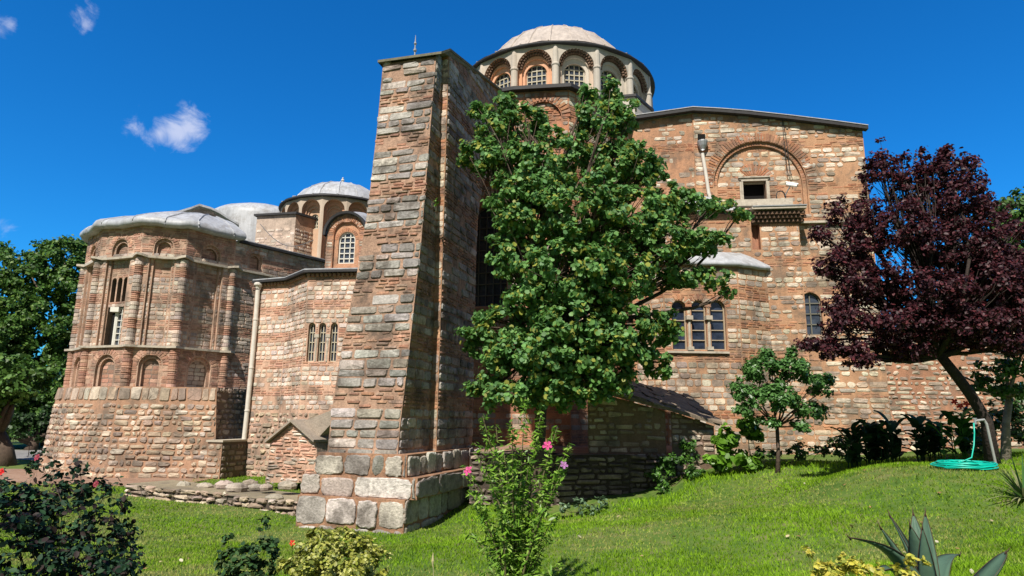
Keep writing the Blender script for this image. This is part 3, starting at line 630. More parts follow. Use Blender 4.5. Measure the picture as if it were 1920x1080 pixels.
# generic arcaded drum with dome
def drum(cpx, cY, Rw, nb, a_off, z0, ztop, zrim, rimR, dprof, colf, winW, winH, winZ, ribn, tooth=True, parts=None):
    c = at(cpx, 300, cY); cx, cy = c[0], c[1]; va = math.atan2(cx, cy)         # azimuth towards the camera from the centre
    mb = MB().mat(M_PLAST); wins = []; cols = []
    for k in range(nb):
        am = a_off+2*math.pi*k/nb-va*0; ac = am
        def P(a): return np.array([cx+Rw*math.sin(a), cy-Rw*math.cos(a), 0])
        h = math.pi/nb; A_ = P(am-h); B_ = P(am+h); w = wall_pts(A_, B_); L = dist(A_, B_)
        col = colf(am); front = math.cos(am+va) > -.35
        if not front: plate(mb, w, rect(0, z0, L, zrim), (), 0, col[0]); continue
        r1 = L*.42; v1 = zrim-.12-r1; o1 = arch(L/2, z0, 2*r1, zrim-.12-z0, 12); plate(mb, w, rect(0, z0, L, zrim), [o1], 0, col[2]); reveal(mb, w, o1, 0, -.24, col[1])
        w1 = w.off(-.24); r2 = L*.33; o2 = arch(L/2, z0, 2*r2, zrim-.16-z0-(r1-r2)*1.7, 12); plate(mb, w1, o1, [o2], 0, col[0]); reveal(mb, w1, o2, 0, -.1, col[1])
        w2 = w1.off(-.1); o3 = arch(L/2, winZ, winW, winH, 10); r3 = r2*.8; o25 = arch(L/2, z0, 2*r3, zrim-.16-z0-(r1-r2)*1.9-(r2-r3)*1.6, 12)
        plate(mb, w2, o2, [o25], 0, col[1]); reveal(mb, w2, o25, 0, -.07, col[0]); w3 = w2.off(-.07); plate(mb, w3, o25, [o3], 0, col[1]); reveal(mb, w3, o3, 0, -.14, col[1])
        if math.cos(am+va) > .0: wins.append((w3, o3)); 
        if tooth:
            mb.mat(M_DARKB)
            for ring, rad in enumerate((r1-.05, r1-.14)):
                nt_ = 16
                for t in range(nt_):
                    a = math.pi*(t+.5*(ring % 2)+.25)/nt_; q = w1.p(L/2+rad*math.cos(a), v1+rad*math.sin(a), .17-.08*ring); obox(mb, q, .035, .05, .035, math.atan2(w.u[1], w.u[0])+.785)
            ringp = [(L/2+r1*math.cos(a), v1+r1*math.sin(a)) for a in np.linspace(0, math.pi, 13)]+[(L/2+(r1-.2)*math.cos(a), v1+(r1-.2)*math.sin(a)) for a in np.linspace(math.pi, 0, 13)]
            plate(mb, w1, ringp, (), .012); mb.mat(M_PLAST)
        cols.append((A_, v1, col[2])); last = (B_, v1, col[2])
    o = mb.build('drum', CH)
    for w, p in wins: window(o, w, p, .1, 4 if winW > .7 else 3, 7 if winH > 1.3 else 4, M_FRAME, .035, .05)
    if tooth:
        for (q, v1, cc) in cols:
            q = np.array([cx, cy, 0])+(q-np.array([cx, cy, 0]))*.985
            mb = MB().mat(M_PLAST); mb.smooth = False; qq = (q[0], q[1], 0); lathe(mb, qq, [(.15, z0), (.15, v1-.12), (.18, v1-.08), (.18, v1-.02), (.14, v1+.03), (.13, zrim-.3), (.10, zrim-.05)], 12, col=cc); mb.build('drum_column', o)
    mb = MB().mat(M_DARK); n = 64; R1 = rimR; lathe(mb, (cx, cy, 0), [(Rw-.25, zrim-.02), (R1, zrim-.02), (R1+.02, zrim+.02), (R1, zrim+.07), (Rw-.3, zrim+.16)], n); mb.build('eave', o)
    dm = MB().mat(M_LEAD if not tooth else mat('old_lead', .6, (2.2, .14), (16, .1), .3, 7, col=(.40, .345, .30), streak=.2, dirt=((.27, .22, .18), 2.5, .52, .6))); dm.smooth = True
    lathe(dm, (cx, cy, 0), [(r, z) for r, z in dprof], 64, jit=.008); d = dm.build('dome_roof', o)
    mb = MB().mat(dm.mats[0])
    for k in range(ribn):
        a = 2*math.pi*(k+.5)/ribn; tube(mb, [(cx+r*math.sin(a), cy-r*math.cos(a), z+.01) for r, z in dprof], .036, 5)
    mb.build('seam', d)
    return o, (cx, cy)
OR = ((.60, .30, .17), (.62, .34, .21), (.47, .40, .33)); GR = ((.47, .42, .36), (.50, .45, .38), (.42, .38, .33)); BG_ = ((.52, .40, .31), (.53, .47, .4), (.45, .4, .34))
zr_ = at(1050, 80, 25.25)[2]; zt_ = at(1045, 49, 30)[2]-.75; zw = at(1080, 180, 25.9)[2]; zwt = at(1080, 112, 25.9)[2]
va0 = math.atan2(at(1042, 300, 30)[0], 30)
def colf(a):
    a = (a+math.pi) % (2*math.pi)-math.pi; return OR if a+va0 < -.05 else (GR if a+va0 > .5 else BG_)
H_ = zt_-zr_
DR, _c = drum(1042, 30., 4.68, 16, -va0*1.0+math.pi/16, zr_-4.6, zr_, zr_, 4.80, [(4.75, zr_+.12), (4.1, zr_+.4), (3.75, zr_+.75), (3.3, zr_+H_*.46), (2.7, zr_+H_*.68), (1.95, zr_+H_*.85), (1.0, zr_+H_*.96), (.02, zt_)], colf, .9, zwt-zw, zw, 24)
zr2 = at(640, 371, 30.3)[2]; zt2 = at(645, 343, 33)[2]-.15
S0 = ((.56, .31, .19), (.5, .33, .22), (.45, .36, .28)); 
DR2, c2 = drum(645, 33., 2.95, 16, .16, zr2-5., zr2, zr2, 3.06, [(3.04, zr2+.1), (2.4, zr2+.28), (2.25, zr2+.6), (1.95, zr2+(zt2-zr2)*.6), (1.3, zr2+(zt2-zr2)*.84), (.5, zr2+(zt2-zr2)*.97), (.02, zt2)], lambda a: S0, .42, .75, zr2-1.5, 16, tooth=False)
mb = MB().mat(M_PIPE); lathe(mb, (c2[0], c2[1], zt2), [(.12, -.05), (.07, .03), (.05, .1), (.11, .15), (.11, .18), (.04, .22), (.09, .28), (.09, .31), (.03, .36), (.05, .4), (.01, .46)], 12); mb.build('finial', DR2)
mb = MB().mat(M_PIPE); lathe(mb, (_c[0], _c[1], zt_), [(.05, -.03), (.03, .1), (.06, .14), (.02, .18)], 8); mb.build('finial', DR)
# ---------------- central apse behind the tree
zA = at(1000, 168, 21.2)[2]
CAo = [at(860, 500, 22.0), at(962, 500, 21.35), at(1068, 500, 21.1), at(1135, 500, 22.2), at(1190, 500, 24.2)]
mb = MB().mat(M_STONE); cw = []; AW = [wall_pts(CAo[i], CAo[i+1]) for i in range(4)]; cc_ = courses_band(0, zA, at(1230, 500, 22)[2], 3, .17, 7, .085)
for i, w in enumerate(AW):
    L = dist(CAo[i], CAo[i+1]); holes = []
    if i == 0:
        ua, vb = w.uv(894, 575); ub_, vt = w.uv(952, 380); holes = [arch((ua-.3+ub_)/2, vb, ub_-ua+.3, vt-vb)]
    if i == 1: cu_ = w.uv(1018, 185)[0]; vv = w.uv(1018, 225)[1]; holes = [arch(cu_, vv-3, 1.3, 3.7)]
    masonry(mb, w, rect(0, 0, L, zA), holes, cc_, 'warm', gap=.022, depth=(.006, .02), skip=.3, mort=(.46, .21, .12))
    for h in holes: reveal(mb, w, h, 0, -.25, (.42, .2, .12))
    if i == 1: masonry(mb, w.off(-.12), holes[0], [], cc_, 'warm', skip=.4, mort=(.46, .21, .12)); voussoirs(mb, w, cu_, vv+.05, .66, .98, 18, depth=.03)
    if i == 0: w0h = (w, holes[0])
CAP = mb.build('central_apse', CH)
window(CAP, w0h[0], w0h[1], .2, 5, 9, mat('dark_frame', .6, None, None, 0, col=(.12, .11, .1)), .03, .05)
mb = MB().mat(M_MARB); w = w0h[0]; q = w.uv(955, 575); obox(mb, w.p(q[0]+.1, 0, .05)*[1, 1, 0]+[0, 0, (w.uv(955, 440)[1]+q[1])/2], .12, .1, (w.uv(955, 440)[1]-q[1])/2, math.atan2(w.u[1], w.u[0])); obox(mb, w.p(q[0]-.1, 0, .1)*[1, 1, 0]+[0, 0, q[1]-.08], .35, .2, .1, math.atan2(w.u[1], w.u[0])); mb.build('window_jamb', CAP)
ep = [tuple(p[:2])+(zA-.05,) for p in CAo]; mb = MB().mat(M_DARK); slab_line(mb, ep, mitre(ep, .25), .13, .2)
mb.mat(M_LEAD); apx = [np.array([_c[0], 26.5, zA+1.]) for _ in ep]; vs = [(p[0], p[1], p[2]+.12) for p in ep]+[tuple(apx[0])]; mb.add(vs, [(i, i+1, 5) for i in range(4)]); mb.build('cornice', CAP)
# plaster corner turret beside the drum
pt = [at(1118, 260, 25.2), at(1192, 260, 24.9), at(1224, 260, 26.2)]; zp = at(1190, 182, 24.9)[2]
mb = MB().mat(M_PLAST)
for a, b in ((0, 1), (1, 2)): plate(mb, wall_pts(pt[a], pt[b]), rect(0, zp-3, dist(pt[a], pt[b]), zp), (), 0, (.46, .41, .35))
mb.mat(M_DARK); ep = [(p[0], p[1], zp) for p in pt]; slab_line(mb, ep, mitre(ep, .1), .1, 1.6); mb.build('roof_turret', CH)
# ---------------- right hand facade
W1 = wall_yaw(1440, 600, 23.3, 7)
def U1(px, py, d=0.): return W1.uv(px, py, d)
RC = [(1300, 209, 0), (1350, 212, 0), (1400, 217, 0), (1480, 225, 0), (1560, 234, 0), (1612, 243, 0)]
uC = U1(1617, 245)[0]; uP = U1(1302, 300)[0]; uL = U1(1186, 300)[0]
top1 = [(uP, U1(1300, 212)[1]), U1(1350, 215), U1(1400, 219), U1(1480, 228), U1(1560, 238), (uC, U1(1617, 247)[1])]
arc_c = U1(1425, 345); rA = (U1(1512, 345)[0]-U1(1337, 345)[0])/2; vsl = U1(1425, 404)[1]
AR = [(arc_c[0]-rA, vsl), (arc_c[0]+rA, vsl)]+[(arc_c[0]+rA*math.cos(a), arc_c[1]+rA*1.02*math.sin(a)) for a in np.linspace(0, math.pi, 22)]
rB = rA-.14; AR2 = [(arc_c[0]-rB, vsl), (arc_c[0]+rB, vsl)]+[(arc_c[0]+rB*math.cos(a), arc_c[1]+rB*1.02*math.sin(a)) for a in np.linspace(0, math.pi, 22)]
sw0 = U1(1397, 378); sw1 = U1(1437, 337); SWN = rect(sw0[0], sw0[1], sw1[0], sw1[1])
lw0 = U1(1505, 628); lw1 = U1(1538, 548); LWN = arch((lw0[0]+lw1[0])/2, lw0[1], lw1[0]-lw0[0], lw1[1]-lw0[1])
mb = MB().mat(M_STONE)
ysr = [(205, 's'), (262, 'b'), (280, 's'), (345, 'b'), (368, 's'), (410, 'b'), (424, 's'), (481, 'b'), (500, 's'), (540, 'b'), (553, 's'), (598, 'b'), (617, 's'), (659, 'b'), (677, 's'), (735, 'b'), (745, 's'), (795, 'b'), (805, 's'), 925]
cr = courses_from(W1, 1450, ysr, hs=.19, hb=.08)
cru = [(a, b, 'r' if (t == 's' and a > U1(1450, 300)[1]) else t) for a, b, t in cr]
o1 = [(uP, -1.), (uC, -1.)]+top1[::-1]
KW = dict(gap=.03, depth=(.006, .022), skip=.14, rnd=.3, jit=.012, bskip=.3)
masonry(mb, W1, o1, [AR, LWN], cru, 'warm', wr=(.24, .6), **KW)
reveal(mb, W1, AR, 0, -.09, PAL['warm']['m']); Wa = W1.off(-.09); plate(mb, Wa, AR, [AR2], 0, PAL['warm']['m']); reveal(mb, Wa, AR2, 0, -.09, PAL['warm']['m']); Wb = Wa.off(-.09)
masonry(mb, Wb, AR2, [SWN], cru, 'warm', wr=(.24, .5), **KW)
voussoirs(mb, W1, arc_c[0], arc_c[1], rA+.02, rA+.38, 58, -.05, math.pi+.05, .022); voussoirs(mb, Wa, arc_c[0], arc_c[1], rB+.01, rA-.01, 50, 0, math.pi, .012)
voussoirs(mb, Wb, (sw0[0]+sw1[0])/2, sw1[1]-.02, .3, .75, 15, .25, math.pi-.25, .02)
reveal(mb, Wb, SWN, 0, -.3, (.3, .2, .14)); reveal(mb, W1, LWN, 0, -.25, (.4, .2, .12)); plate(mb.mat(M_VOID), Wb, SWN, (), -.3); mb.mat(M_STONE)
# left part, orange rendered brickwork, set a little back
Wc = W1.off(-.06); tl = [(uL-1.5, U1(1150, 237)[1]), (uP, U1(1300, 212)[1])]
masonry(mb, Wc, [(uL-1.5, 0), (uP, 0), tl[1], tl[0]], [], cru, 'warm', wr=(.2, .5), gap=.03, depth=(.004, .016), skip=.6, bskip=.25, mort=(.41, .22, .13), jit=.012)
mb.add([W1.p(uP, 0, -.06), W1.p(uP, 0, 0), W1.p(*top1[0]), W1.p(*top1[0], -.06)], [(0, 1, 2, 3)], PAL['warm']['m'])
# end wall, turned away to the right
EW = Wall(W1.p(uC, 0), -W1.n); hv = top1[-1][1]
masonry(mb, EW, rect(0, -1, 7.5, hv), [], cru, 'warm', wr=(.24, .6), **KW)
FAC = mb.build('facade_wall', CH)
# eave of the facade
mb = MB().mat(M_DARK); tp = [W1.p(*q) for q in [tl[0]]+top1]; tp[-1] = tp[-1]+W1.u*.12
slab_line(mb, tp, W1.n*.24, .13, .0); mb.mat(M_LEAD); slab_line(mb, [p+np.array([0, 0, .133]) for p in tp], W1.n*.26, .03, 7.5); mb.build('eave', FAC)
# small square window frame of marble
mb = MB().mat(M_MARB)
def fbox(w, a, b, c_, d_, e0, e1): mb.mat(mb.mats[mb.mi]); box8(mb, [w.p(a, b, e0), w.p(c_, b, e0), w.p(c_, b, e1), w.p(a, b, e1), w.p(a, d_, e0), w.p(c_, d_, e0), w.p(c_, d_, e1), w.p(a, d_, e1)][0:4]+[w.p(a, d_, e0), w.p(c_, d_, e0), w.p(c_, d_, e1), w.p(a, d_, e1)])
a, b = sw0; c_, d_ = sw1
for k, e in ((.13, .05), (.07, .08)):
    fbox(Wb, a-k, b, a-k+.06, d_, -.12, e); fbox(Wb, c_+k-.06, b, c_+k, d_, -.12, e); fbox(Wb, a-k, d_+k-.06, c_+k, d_+k, -.12, e+.003)
fbox(Wb, a-.17, d_+.14, c_+.17, d_+.19, -.1, .1); fbox(Wb, a, d_-.04, c_, d_, -.2, -.1); mb.build('window_frame', FAC)
window(FAC, W1, LWN, .14, 2, 4, mat('grey_frame', .7, None, None, 0, col=(.16, .15, .12)), .035, .04)
# projecting lower mass W2 with pilaster, niche, cornice
W2 = W1.off(.5)
def U2(px, py): return W2.uv(px, py)
zc2 = U2(1450, 400)[1]; uR2 = U2(1500, 450)[0]; uL2 = U2(1215, 450)[0]
nich = [U2(1411, 468), U2(1427, 468), (U2(1427, 468)[0], zc2), (U2(1411, 468)[0], zc2)]; nich[0] = (nich[3][0], nich[0][1])
c2b = courses_from(W2, 1460, [(398, 'b'), (424, 's'), (481, 'b'), (500, 's'), (540, 'b'), (553, 's'), (598, 'b'), (617, 's'), (659, 'b'), (677, 's'), (735, 'b'), (745, 's'), (795, 'b'), (805, 's'), 925], hs=.19, hb=.08)
mb = MB().mat(M_STONE); masonry(mb, W2, rect(uL2, -1, uR2, zc2), [nich], c2b, 'warm', wr=(.22, .5), **KW); reveal(mb, W2, nich, 0, -.3, (.36, .17, .1)); plate(mb, W2, nich, (), -.3, (.33, .16, .1))
RS = Wall(W2.p(uR2, 0), -W1.n); masonry(mb, RS, rect(0, -1, .5, zc2), [], c2b, 'warm', **KW)
LS = Wall(W2.p(uL2, 0, -.8), W1.n); masonry(mb, LS, rect(0, -1, .8, zc2), [], c2b, 'warm', **KW)
PIL = mb.build('pilaster_wall', CH)
mb = MB().mat(M_DARKB); ua, ub_ = U2(1412, 400)[0], U2(1500, 400)[0]
cw_ = .12
for r in range(3):
    k = ua+(r % 2)*cw_/2; e = .08+.09*(r)
    while k < ub_+.1: obox(mb, W2.p(k, zc2-.30+r*.12, e-.02), .06, .06, .052, math.atan2(W1.u[1], W1.u[0])+.785); k += cw_*1.25
mb.mat(M_DARKB); fbox(W2, ua-.05, zc2-.4, ub_+.0, zc2+.0, -.3, .04); mb.mat(M_MARB); fbox(W2, ua-.12, zc2+.06, ub_+.12, zc2+.14, -.6, .40); mb.mat(M_METAL); fbox(W2, ua-.1, zc2+.143, ub_+.13, zc2+.18, -.6, .43)
mb.build('cornice', PIL)
mb = MB().mat(M_MARB); v = U2(1430, 384)[1]; fbox(W2, U2(1375, 384)[0], v, U2(1488, 384)[0], v+.24, -.35, -.05); mb.build('sill_parapet', PIL)
mb = MB().mat(M_LEAD); mb.smooth = True; vs = []; ul, ur = U2(1215, 385)[0], U2(1412, 385)[0]; n = 18; zb2 = U2(1400, 398)[1]
for j in range(6):
    f = j/5
    for k in range(n+1): u = ul+(ur-ul)*k/n; vs.append(W2.p(u, zb2+.02+(.1+.75*max(0, math.sin(math.pi*min(1, (k/n)*1.08))))*math.sin(f*math.pi/2), .25-f*.75))
mb.add(vs, [(j*(n+1)+k, j*(n+1)+k+1, (j+1)*(n+1)+k+1, (j+1)*(n+1)+k) for j in range(5) for k in range(n)]); mb.build('upper_lead_roof', PIL)
mb = MB().mat(M_MARB); v = U1(1520, 420)[1]; fbox(W1, U1(1500, 420)[0], v, uC+.1, v+.08, -.1, .16); mb.build('string_course', FAC)
# the little apse with three lights
h = W2.p(U2(1439, 520)[0], 0); zR = U2(1439, 512)[1]
g_ = at(1383, 520, 22.2); f_ = at(1243, 520, 22.1); e_ = at(1190, 520, 22.9)
AP = [e_, f_, g_, h]; mb = MB().mat(M_STONE); zcr = at(1310, 497, 22.15)[2]; lt = []
c3 = courses_from(wall_pts(f_, g_), 1340, [(490, 's'), (533, 'b'), (560, 's'), (598, 'b'), (615, 's'), (652, 'b'), (679, 's'), (770, 'b'), (785, 's'), 900], hs=.19, hb=.08)
for i in range(3):
    w = wall_pts(AP[i], AP[i+1]); L = dist(AP[i], AP[i+1]); holes = []
    if i == 1:
        for cx_ in (1274, 1311, 1347):
            ua, vb = w.uv(cx_-12, 656); ub_, vt = w.uv(cx_+12, 563); holes.append(arch((ua+ub_)/2, vb, ub_-ua, vt-vb)); lt.append((w, holes[-1]))
    masonry(mb, w, rect(0, -1, L, zcr), holes, c3, 'warm', gap=.026, depth=(.006, .022), skip=.05, wr=(.24, .46))
    for q in holes: reveal(mb, w, q, 0, -.22, (.42, .22, .13)); voussoirs(mb, w, (q[0][0]+q[1][0])/2, q[-1][1], (q[1][0]-q[0][0])/2+.01, (q[1][0]-q[0][0])/2+.2, 9, depth=.02)
    if holes: plate(mb.mat(M_VOID), w, rect(holes[0][0][0]-.1, holes[0][0][1]-.1, holes[2][1][0]+.1, holes[0][0][1]+2), (), -.26); mb.mat(M_STONE)
RAP_ = mb.build('side_apse', CH)
for (w, q) in lt: window(RAP_, w, q, .17, 1, 5, mat('tan_frame', .7, (5, .1), None, 0, col=(.36, .29, .2)), .03, .04, glass=mat('blue_glass', .1, (4, .5), None, 0, col=(.025, .035, .06), spec=.8))
for a, b in ((0, 1), (1, 2)):
    mb = MB().mat(M_MARB); w = lt[0][0]; ua = (lt[a][1][1][0]+lt[b][1][0][0])/2; vb = lt[a][1][0][1]; q = w.p(ua, vb, .0); tube(mb, [q, q+np.array([0, 0, 1.05])], .05, 8); obox(mb, w.p(ua, vb+.05, .01), .1, .1, .06, math.atan2(w.u[1], w.u[0])); obox(mb, w.p(ua, vb+1.1, .01), .11, .1, .07, math.atan2(w.u[1], w.u[0])); mb.build('window_column', RAP_)
mb = MB().mat(M_MARB); w = lt[0][0]; u0_, v0_ = w.uv(1250, 659); u1_, _v = w.uv(1366, 659); fbox(w, u0_, v0_-.05, u1_, v0_+.02, -.05, .09); mb.build('window_sill', RAP_)
mb = MB().mat(M_LEAD); mb.smooth = True; EP = [np.array([p[0], p[1], zcr]) for p in AP]; EPp = []
for i in range(3):
    for k in range(6): EPp.append(EP[i]+(EP[i+1]-EP[i])*k/6)
EPp.append(EP[3]); mo = mitre([tuple(p) for p in EPp], .14); apx = W2.p((U2(1240, 480)[0]+U2(1400, 480)[0])/2, U2(1330, 474)[1], .0); vs = []; m = len(EPp); 
for i, (p, o) in enumerate(zip(EPp, mo)):
    dl = random.uniform(-.02, .02); o = np.array([o[0], o[1], 0]); vs += [p+[0, 0, -.02+dl], p+o-[0, 0, .03-dl], p+o*1.25+[0, 0, .05+dl], p+o*.9+[0, 0, .12+dl]]
    q0 = p+o*.6+np.array([0, 0, .13]); u_ = (p-W2.O)@W2.u; uu = (apx-W2.O)@W2.u; tgt = apx+W2.u*((u_-uu)*.35)
    for k in range(1, 6): f = k/5; q = q0+(tgt-q0)*f; q[2] += .16*math.sin(f*math.pi)+random.uniform(-.01, .01); vs.append(q)
R9 = 9; mb.add(vs, [(i*R9+k, (i+1)*R9+k, (i+1)*R9+k+1, i*R9+k+1) for i in range(m-1) for k in range(R9-1)]); mb.build('lead_roof', RAP_)
# pipes
mb = MB().mat(M_METAL); q = [W1.p(*U1(*p), .12) for p in ((1313, 262), (1316, 290), (1322, 325), (1328, 365), (1334, 380))]; mb.mat(M_PIPE); tube(mb, q[1:], .065, 10); mb.mat(M_METAL); a = W1.p(*U1(1316, 272), .14); lathe(mb, a, [(.09, -.25), (.16, -.1), (.2, .05), (.2, .1)], 12); box8(mb.mat(M_VOID), [W1.p(*U1(1308, 262), .01+d) for d in (0, .03)]+[W1.p(*U1(1322, 262), .01+d) for d in (.03, 0)]+[W1.p(*U1(1308, 252), .01+d) for d in (0, .03)]+[W1.p(*U1(1322, 252), .01+d) for d in (.03, 0)]); mb.build('drainpipe', FAC)
mb = MB().mat(M_PIPE); w = BW[0]; pp = [w.p(*w.uv(*p), .12) for p in ((488, 545), (484, 600), (476, 690), (468, 770), (462, 826))]; tube(mb, pp, .085, 12)
h0 = w.p(*w.uv(489, 537), .12); lathe(mb, h0, [(.09, -.12), (.11, -.05), (.17, .02), (.17, .09), (.13, .12)], 12)
for k in (1, 2, 3): lathe(mb, pp[k], [(.087, -.03), (.1, -.025), (.1, .025), (.087, .03)], 12)
mb.build('drainpipe', APB)
# cables on walls
mb = MB().mat(mat('black_cable', .6, None, None, 0, col=(.03, .03, .03)))
for dx in (0, 5): tube(mb, [W1.p(*U1(1466+dx*.3, 226), .04), W1.p(*U1(1470+dx, 270), .03), W1.p(*U1(1476+dx, 320), .03), W1.p(*U1(1480+dx, 338), .05)], .012, 5)
mb.build('wall_cable', FAC)
mb = MB().mat(mat('grey_cable', .6, None, None, 0, col=(.12, .12, .13))); pa = at(488, 420, 25.6); pb = at(588, 450, 24.6); tube(mb, [pa+(pb-pa)*t-np.array([0, 0, .55*math.sin(math.pi*t)]) for t in np.linspace(0, 1, 12)], .015, 5); mb.build('hanging_cable', CH)
# security camera
cc = empty('security_camera', tuple(W2.p(*U2(1484, 345), -.1)), 'white security camera on an arm beside the small square window', 'security camera')
b0 = Vector(cc.location); dr = Vector(W1.u*.85-np.array([0, 0, .35])+W1.n*.4).normalized()
mb = MB().mat(mat('white_plastic', .4, None, None, 0, col=(.75, .74, .7))); tube(mb, [b0-dr*.15, b0+dr*.22], .055, 10); tube(mb, [b0-dr*.17+Vector((0, 0, .06)), b0+dr*.27+Vector((0, 0, .06))], .05, 4); mb.build('camera_body', cc)
mb = MB().mat(M_METAL); q2 = Vector(W2.p(*U2(1478, 383), -.25)); tube(mb, [q2, q2+Vector((0, 0, .45)), b0], .022, 6); mb.build('bracket', cc)
mb = MB().mat(MATS['black_cable']); cq = Vector(W2.p(*U2(1466, 366), -.2)); tube(mb, [cq+Vector(W1.u)*(.16*math.cos(a))+Vector((0, 0, .22*math.sin(a)))+Vector(W1.n)*.01*a for a in np.linspace(0, 4*math.pi, 36)], .013, 5); mb.build('cable_loop', cc)
# ---------------- lower garden wall at the right
GW = W1.off(-.35); gu0 = uC+.0; gu1 = GW.uv(1960, 700)[0]
gt = [(gu1, GW.uv(1960, 585)[1]), (GW.uv(1800, 600)[0], GW.uv(1800, 600)[1]), (GW.uv(1720, 620)[0], GW.uv(1720, 612)[1]), (gu0, GW.uv(1690, 620)[1])]
gw = empty('garden_wall', tuple(GW.p(gu0, 1.3)), 'pale rubble stone wall beyond the church corner, behind the purple leaved tree', 'wall')
mb = MB().mat(M_STONE); cg = [(.2+k*.17, .2+(k+1)*.17, 'r') for k in range(60)]
masonry(mb, GW, [(gu0, 0), (gu1, 0)]+gt, [], cg, 'warm', wr=(.2, .55), gap=.04, depth=(.01, .03), jit=.015, mort=(.36, .18, .11)); 
T = [GW.p(*q) for q in gt]; mb.add(T+[p-GW.n*.6 for p in T], [(0, 1, 5, 4), (1, 2, 6, 5), (2, 3, 7, 6)], (.3, .25, .2)); mb.build('stonework', gw)
# ---------------- lean-to slab roof and its wall
lt_ = empty('lean_to', tuple(at(1250, 850, 18)), 'low sloping stone slab roof over a dark wall at the foot of the central apse', 'shed')
A0 = at(1100, 730, 17.2); A1 = at(1258, 771, 17.4); A2 = at(1350, 799, 18.0); B0 = at(1110, 700, 20.6); B1 = at(1290, 748, 20.2); 
mb = MB().mat(mat('slab_roof', .9, (2.5, .25), (14, .25), .8, 14, col=(.21, .165, .12), dirt=((.08, .06, .045), 3, .5, .6))); up = np.array([0, 0, .09])
mb.add([A0, A1, A2, B1, B0]+[p+up for p in (A0, A1, A2, B1, B0)], [(4, 3, 2, 1, 0), (5, 6, 7, 8, 9), (0, 1, 6, 5), (1, 2, 7, 6), (2, 3, 8, 7), (3, 4, 9, 8), (4, 0, 5, 9)]); mb.build('slab_roof', lt_)
mb = MB().mat(MATS['slab_roof']); rs_ = random.Random(3)
for j in range(9):
    for i in range(5):
        f = (i+.5+rs_.uniform(-.25, .25))/5; g_2 = (j+.5+rs_.uniform(-.2, .2))/9; lo = A0+(A2-A0)*g_2 if g_2 > .65 else A0+(A1-A0)*min(1, g_2/.62); hi = B0+(B1-B0)*g_2; q = lo+(hi-lo)*f*.96; e1 = (A1-A0)/np.linalg.norm(A1-A0); e2 = (hi-lo)/np.linalg.norm(hi-lo); nn_ = np.cross(e1, e2); sx_, sy_ = rs_.uniform(.16, .3), rs_.uniform(.25, .45); z0_ = .09+.0; ring_ = [q+e1*sx_*math.cos(a)*rs_.uniform(.8, 1.1)+e2*sy_*math.sin(a)*rs_.uniform(.8, 1.1) for a in np.linspace(0, 2*math.pi, 8)[:-1]]; h_ = rs_.uniform(.02, .06)
        mb.add([p+[0, 0, z0_-.02] for p in ring_]+[p+[0, 0, z0_+h_+rs_.uniform(-.008, .008)] for p in ring_], [(k, (k+1) % 7, 7+(k+1) % 7, 7+k) for k in range(7)]+[tuple(range(7, 14))])
mb.build('roof_slab', lt_)
mb = MB().mat(M_STONE)
for a, b in ((A0, A1), (A1, A2)):
    a = a+[.05, .25, 0]; b = b+[-.1, .22, 0]; w = wall_pts(a, b); L = dist(a, b)
    masonry(mb, w, [(0, -.2), (L, -.2), (L, b[2]-.0), (0, a[2]-.0)], [], [(k*.15, (k+1)*.15, 'r') for k in range(30)], 'rubble', wr=(.2, .5), gap=.03, jit=.015, mort=(.2, .13, .09), skip=.3)
mb.build('stonework', lt_)
# ================================================================== GROUND
TP = np.array([(0, 4, .95), (0, 8, .6), (-2.2, 14.4, .1), (-4.7, 15, .1), (-8, 12, .28), (-8, 8, .55), (-10, 16.5, .2), (-6.5, 17, .25), (-12, 22, .3), (-6.5, 21, .35), (-20, 24, .35), (-5, 5, .85), (1.2, 15.2, .2), (3.2, 16.6, .62), (4.8, 17.1, 1.2), (7, 18, 1.5), (8, 12, 1.75), (12, 15, 1.8), (4, 5.5, 1.22), (8, 6, 1.4), (2, 8.5, .8), (4, 10, 1.12), (3, 13, .78), (10, 22, 1.4), (1, 21, .6), (14, 8, 1.7), (16, 20, 1.7), (-14, 14, .3), (-24, 34, .5), (-34, 44, .6), (0, 40, .8), (25, 35, 1.5), (40, 20, 1.8), (-40, 20, .5), (0, -10, 1.2), (30, -10, 1.6), (-30, -10, .8)])
def gz(x, y):
    x = np.asarray(x, float); y = np.asarray(y, float); d2 = (x[..., None]-TP[:, 0])**2+(y[..., None]-TP[:, 1])**2
    sc = .5+.12*np.hypot(TP[:, 0], TP[:, 1]-6); w = 1/(d2+sc*.6+.15)**2; return (w*TP[:, 2]).sum(-1)/w.sum(-1)
def G(px, py, it=14):
    """where the view ray through a pixel meets the ground"""
    r = ray(px, py); t = 12.
    for _ in range(60): p = CAM+r*t; t += (float(gz(p[0], p[1]))-p[2])/r[2]*.4 if r[2] < 0 else 0; t = min(max(t, 2), 80)
    p = CAM+r*t; return np.array([p[0], p[1], float(gz(p[0], p[1]))])
def ggrid(name, xs, ys, dz, m, keep=None, wob=0.):
    X, Y = np.meshgrid(xs, ys); Z = gz(X, Y)+dz; nx = len(xs); V = np.stack([X, Y, Z], -1).reshape(-1, 3)
    fs = [(j*nx+i, j*nx+i+1, (j+1)*nx+i+1, (j+1)*nx+i) for j in range(len(ys)-1) for i in range(nx-1) if keep is None or keep((xs[i]+xs[i+1])/2, (ys[j]+ys[j+1])/2)]
    me = bpy.data.meshes.new(name); me.from_pydata(V.tolist(), [], fs); me.materials.append(m); me.polygons.foreach_set('use_smooth', [True]*len(fs)); me.update(); return tag(link(name, me), kind='structure')
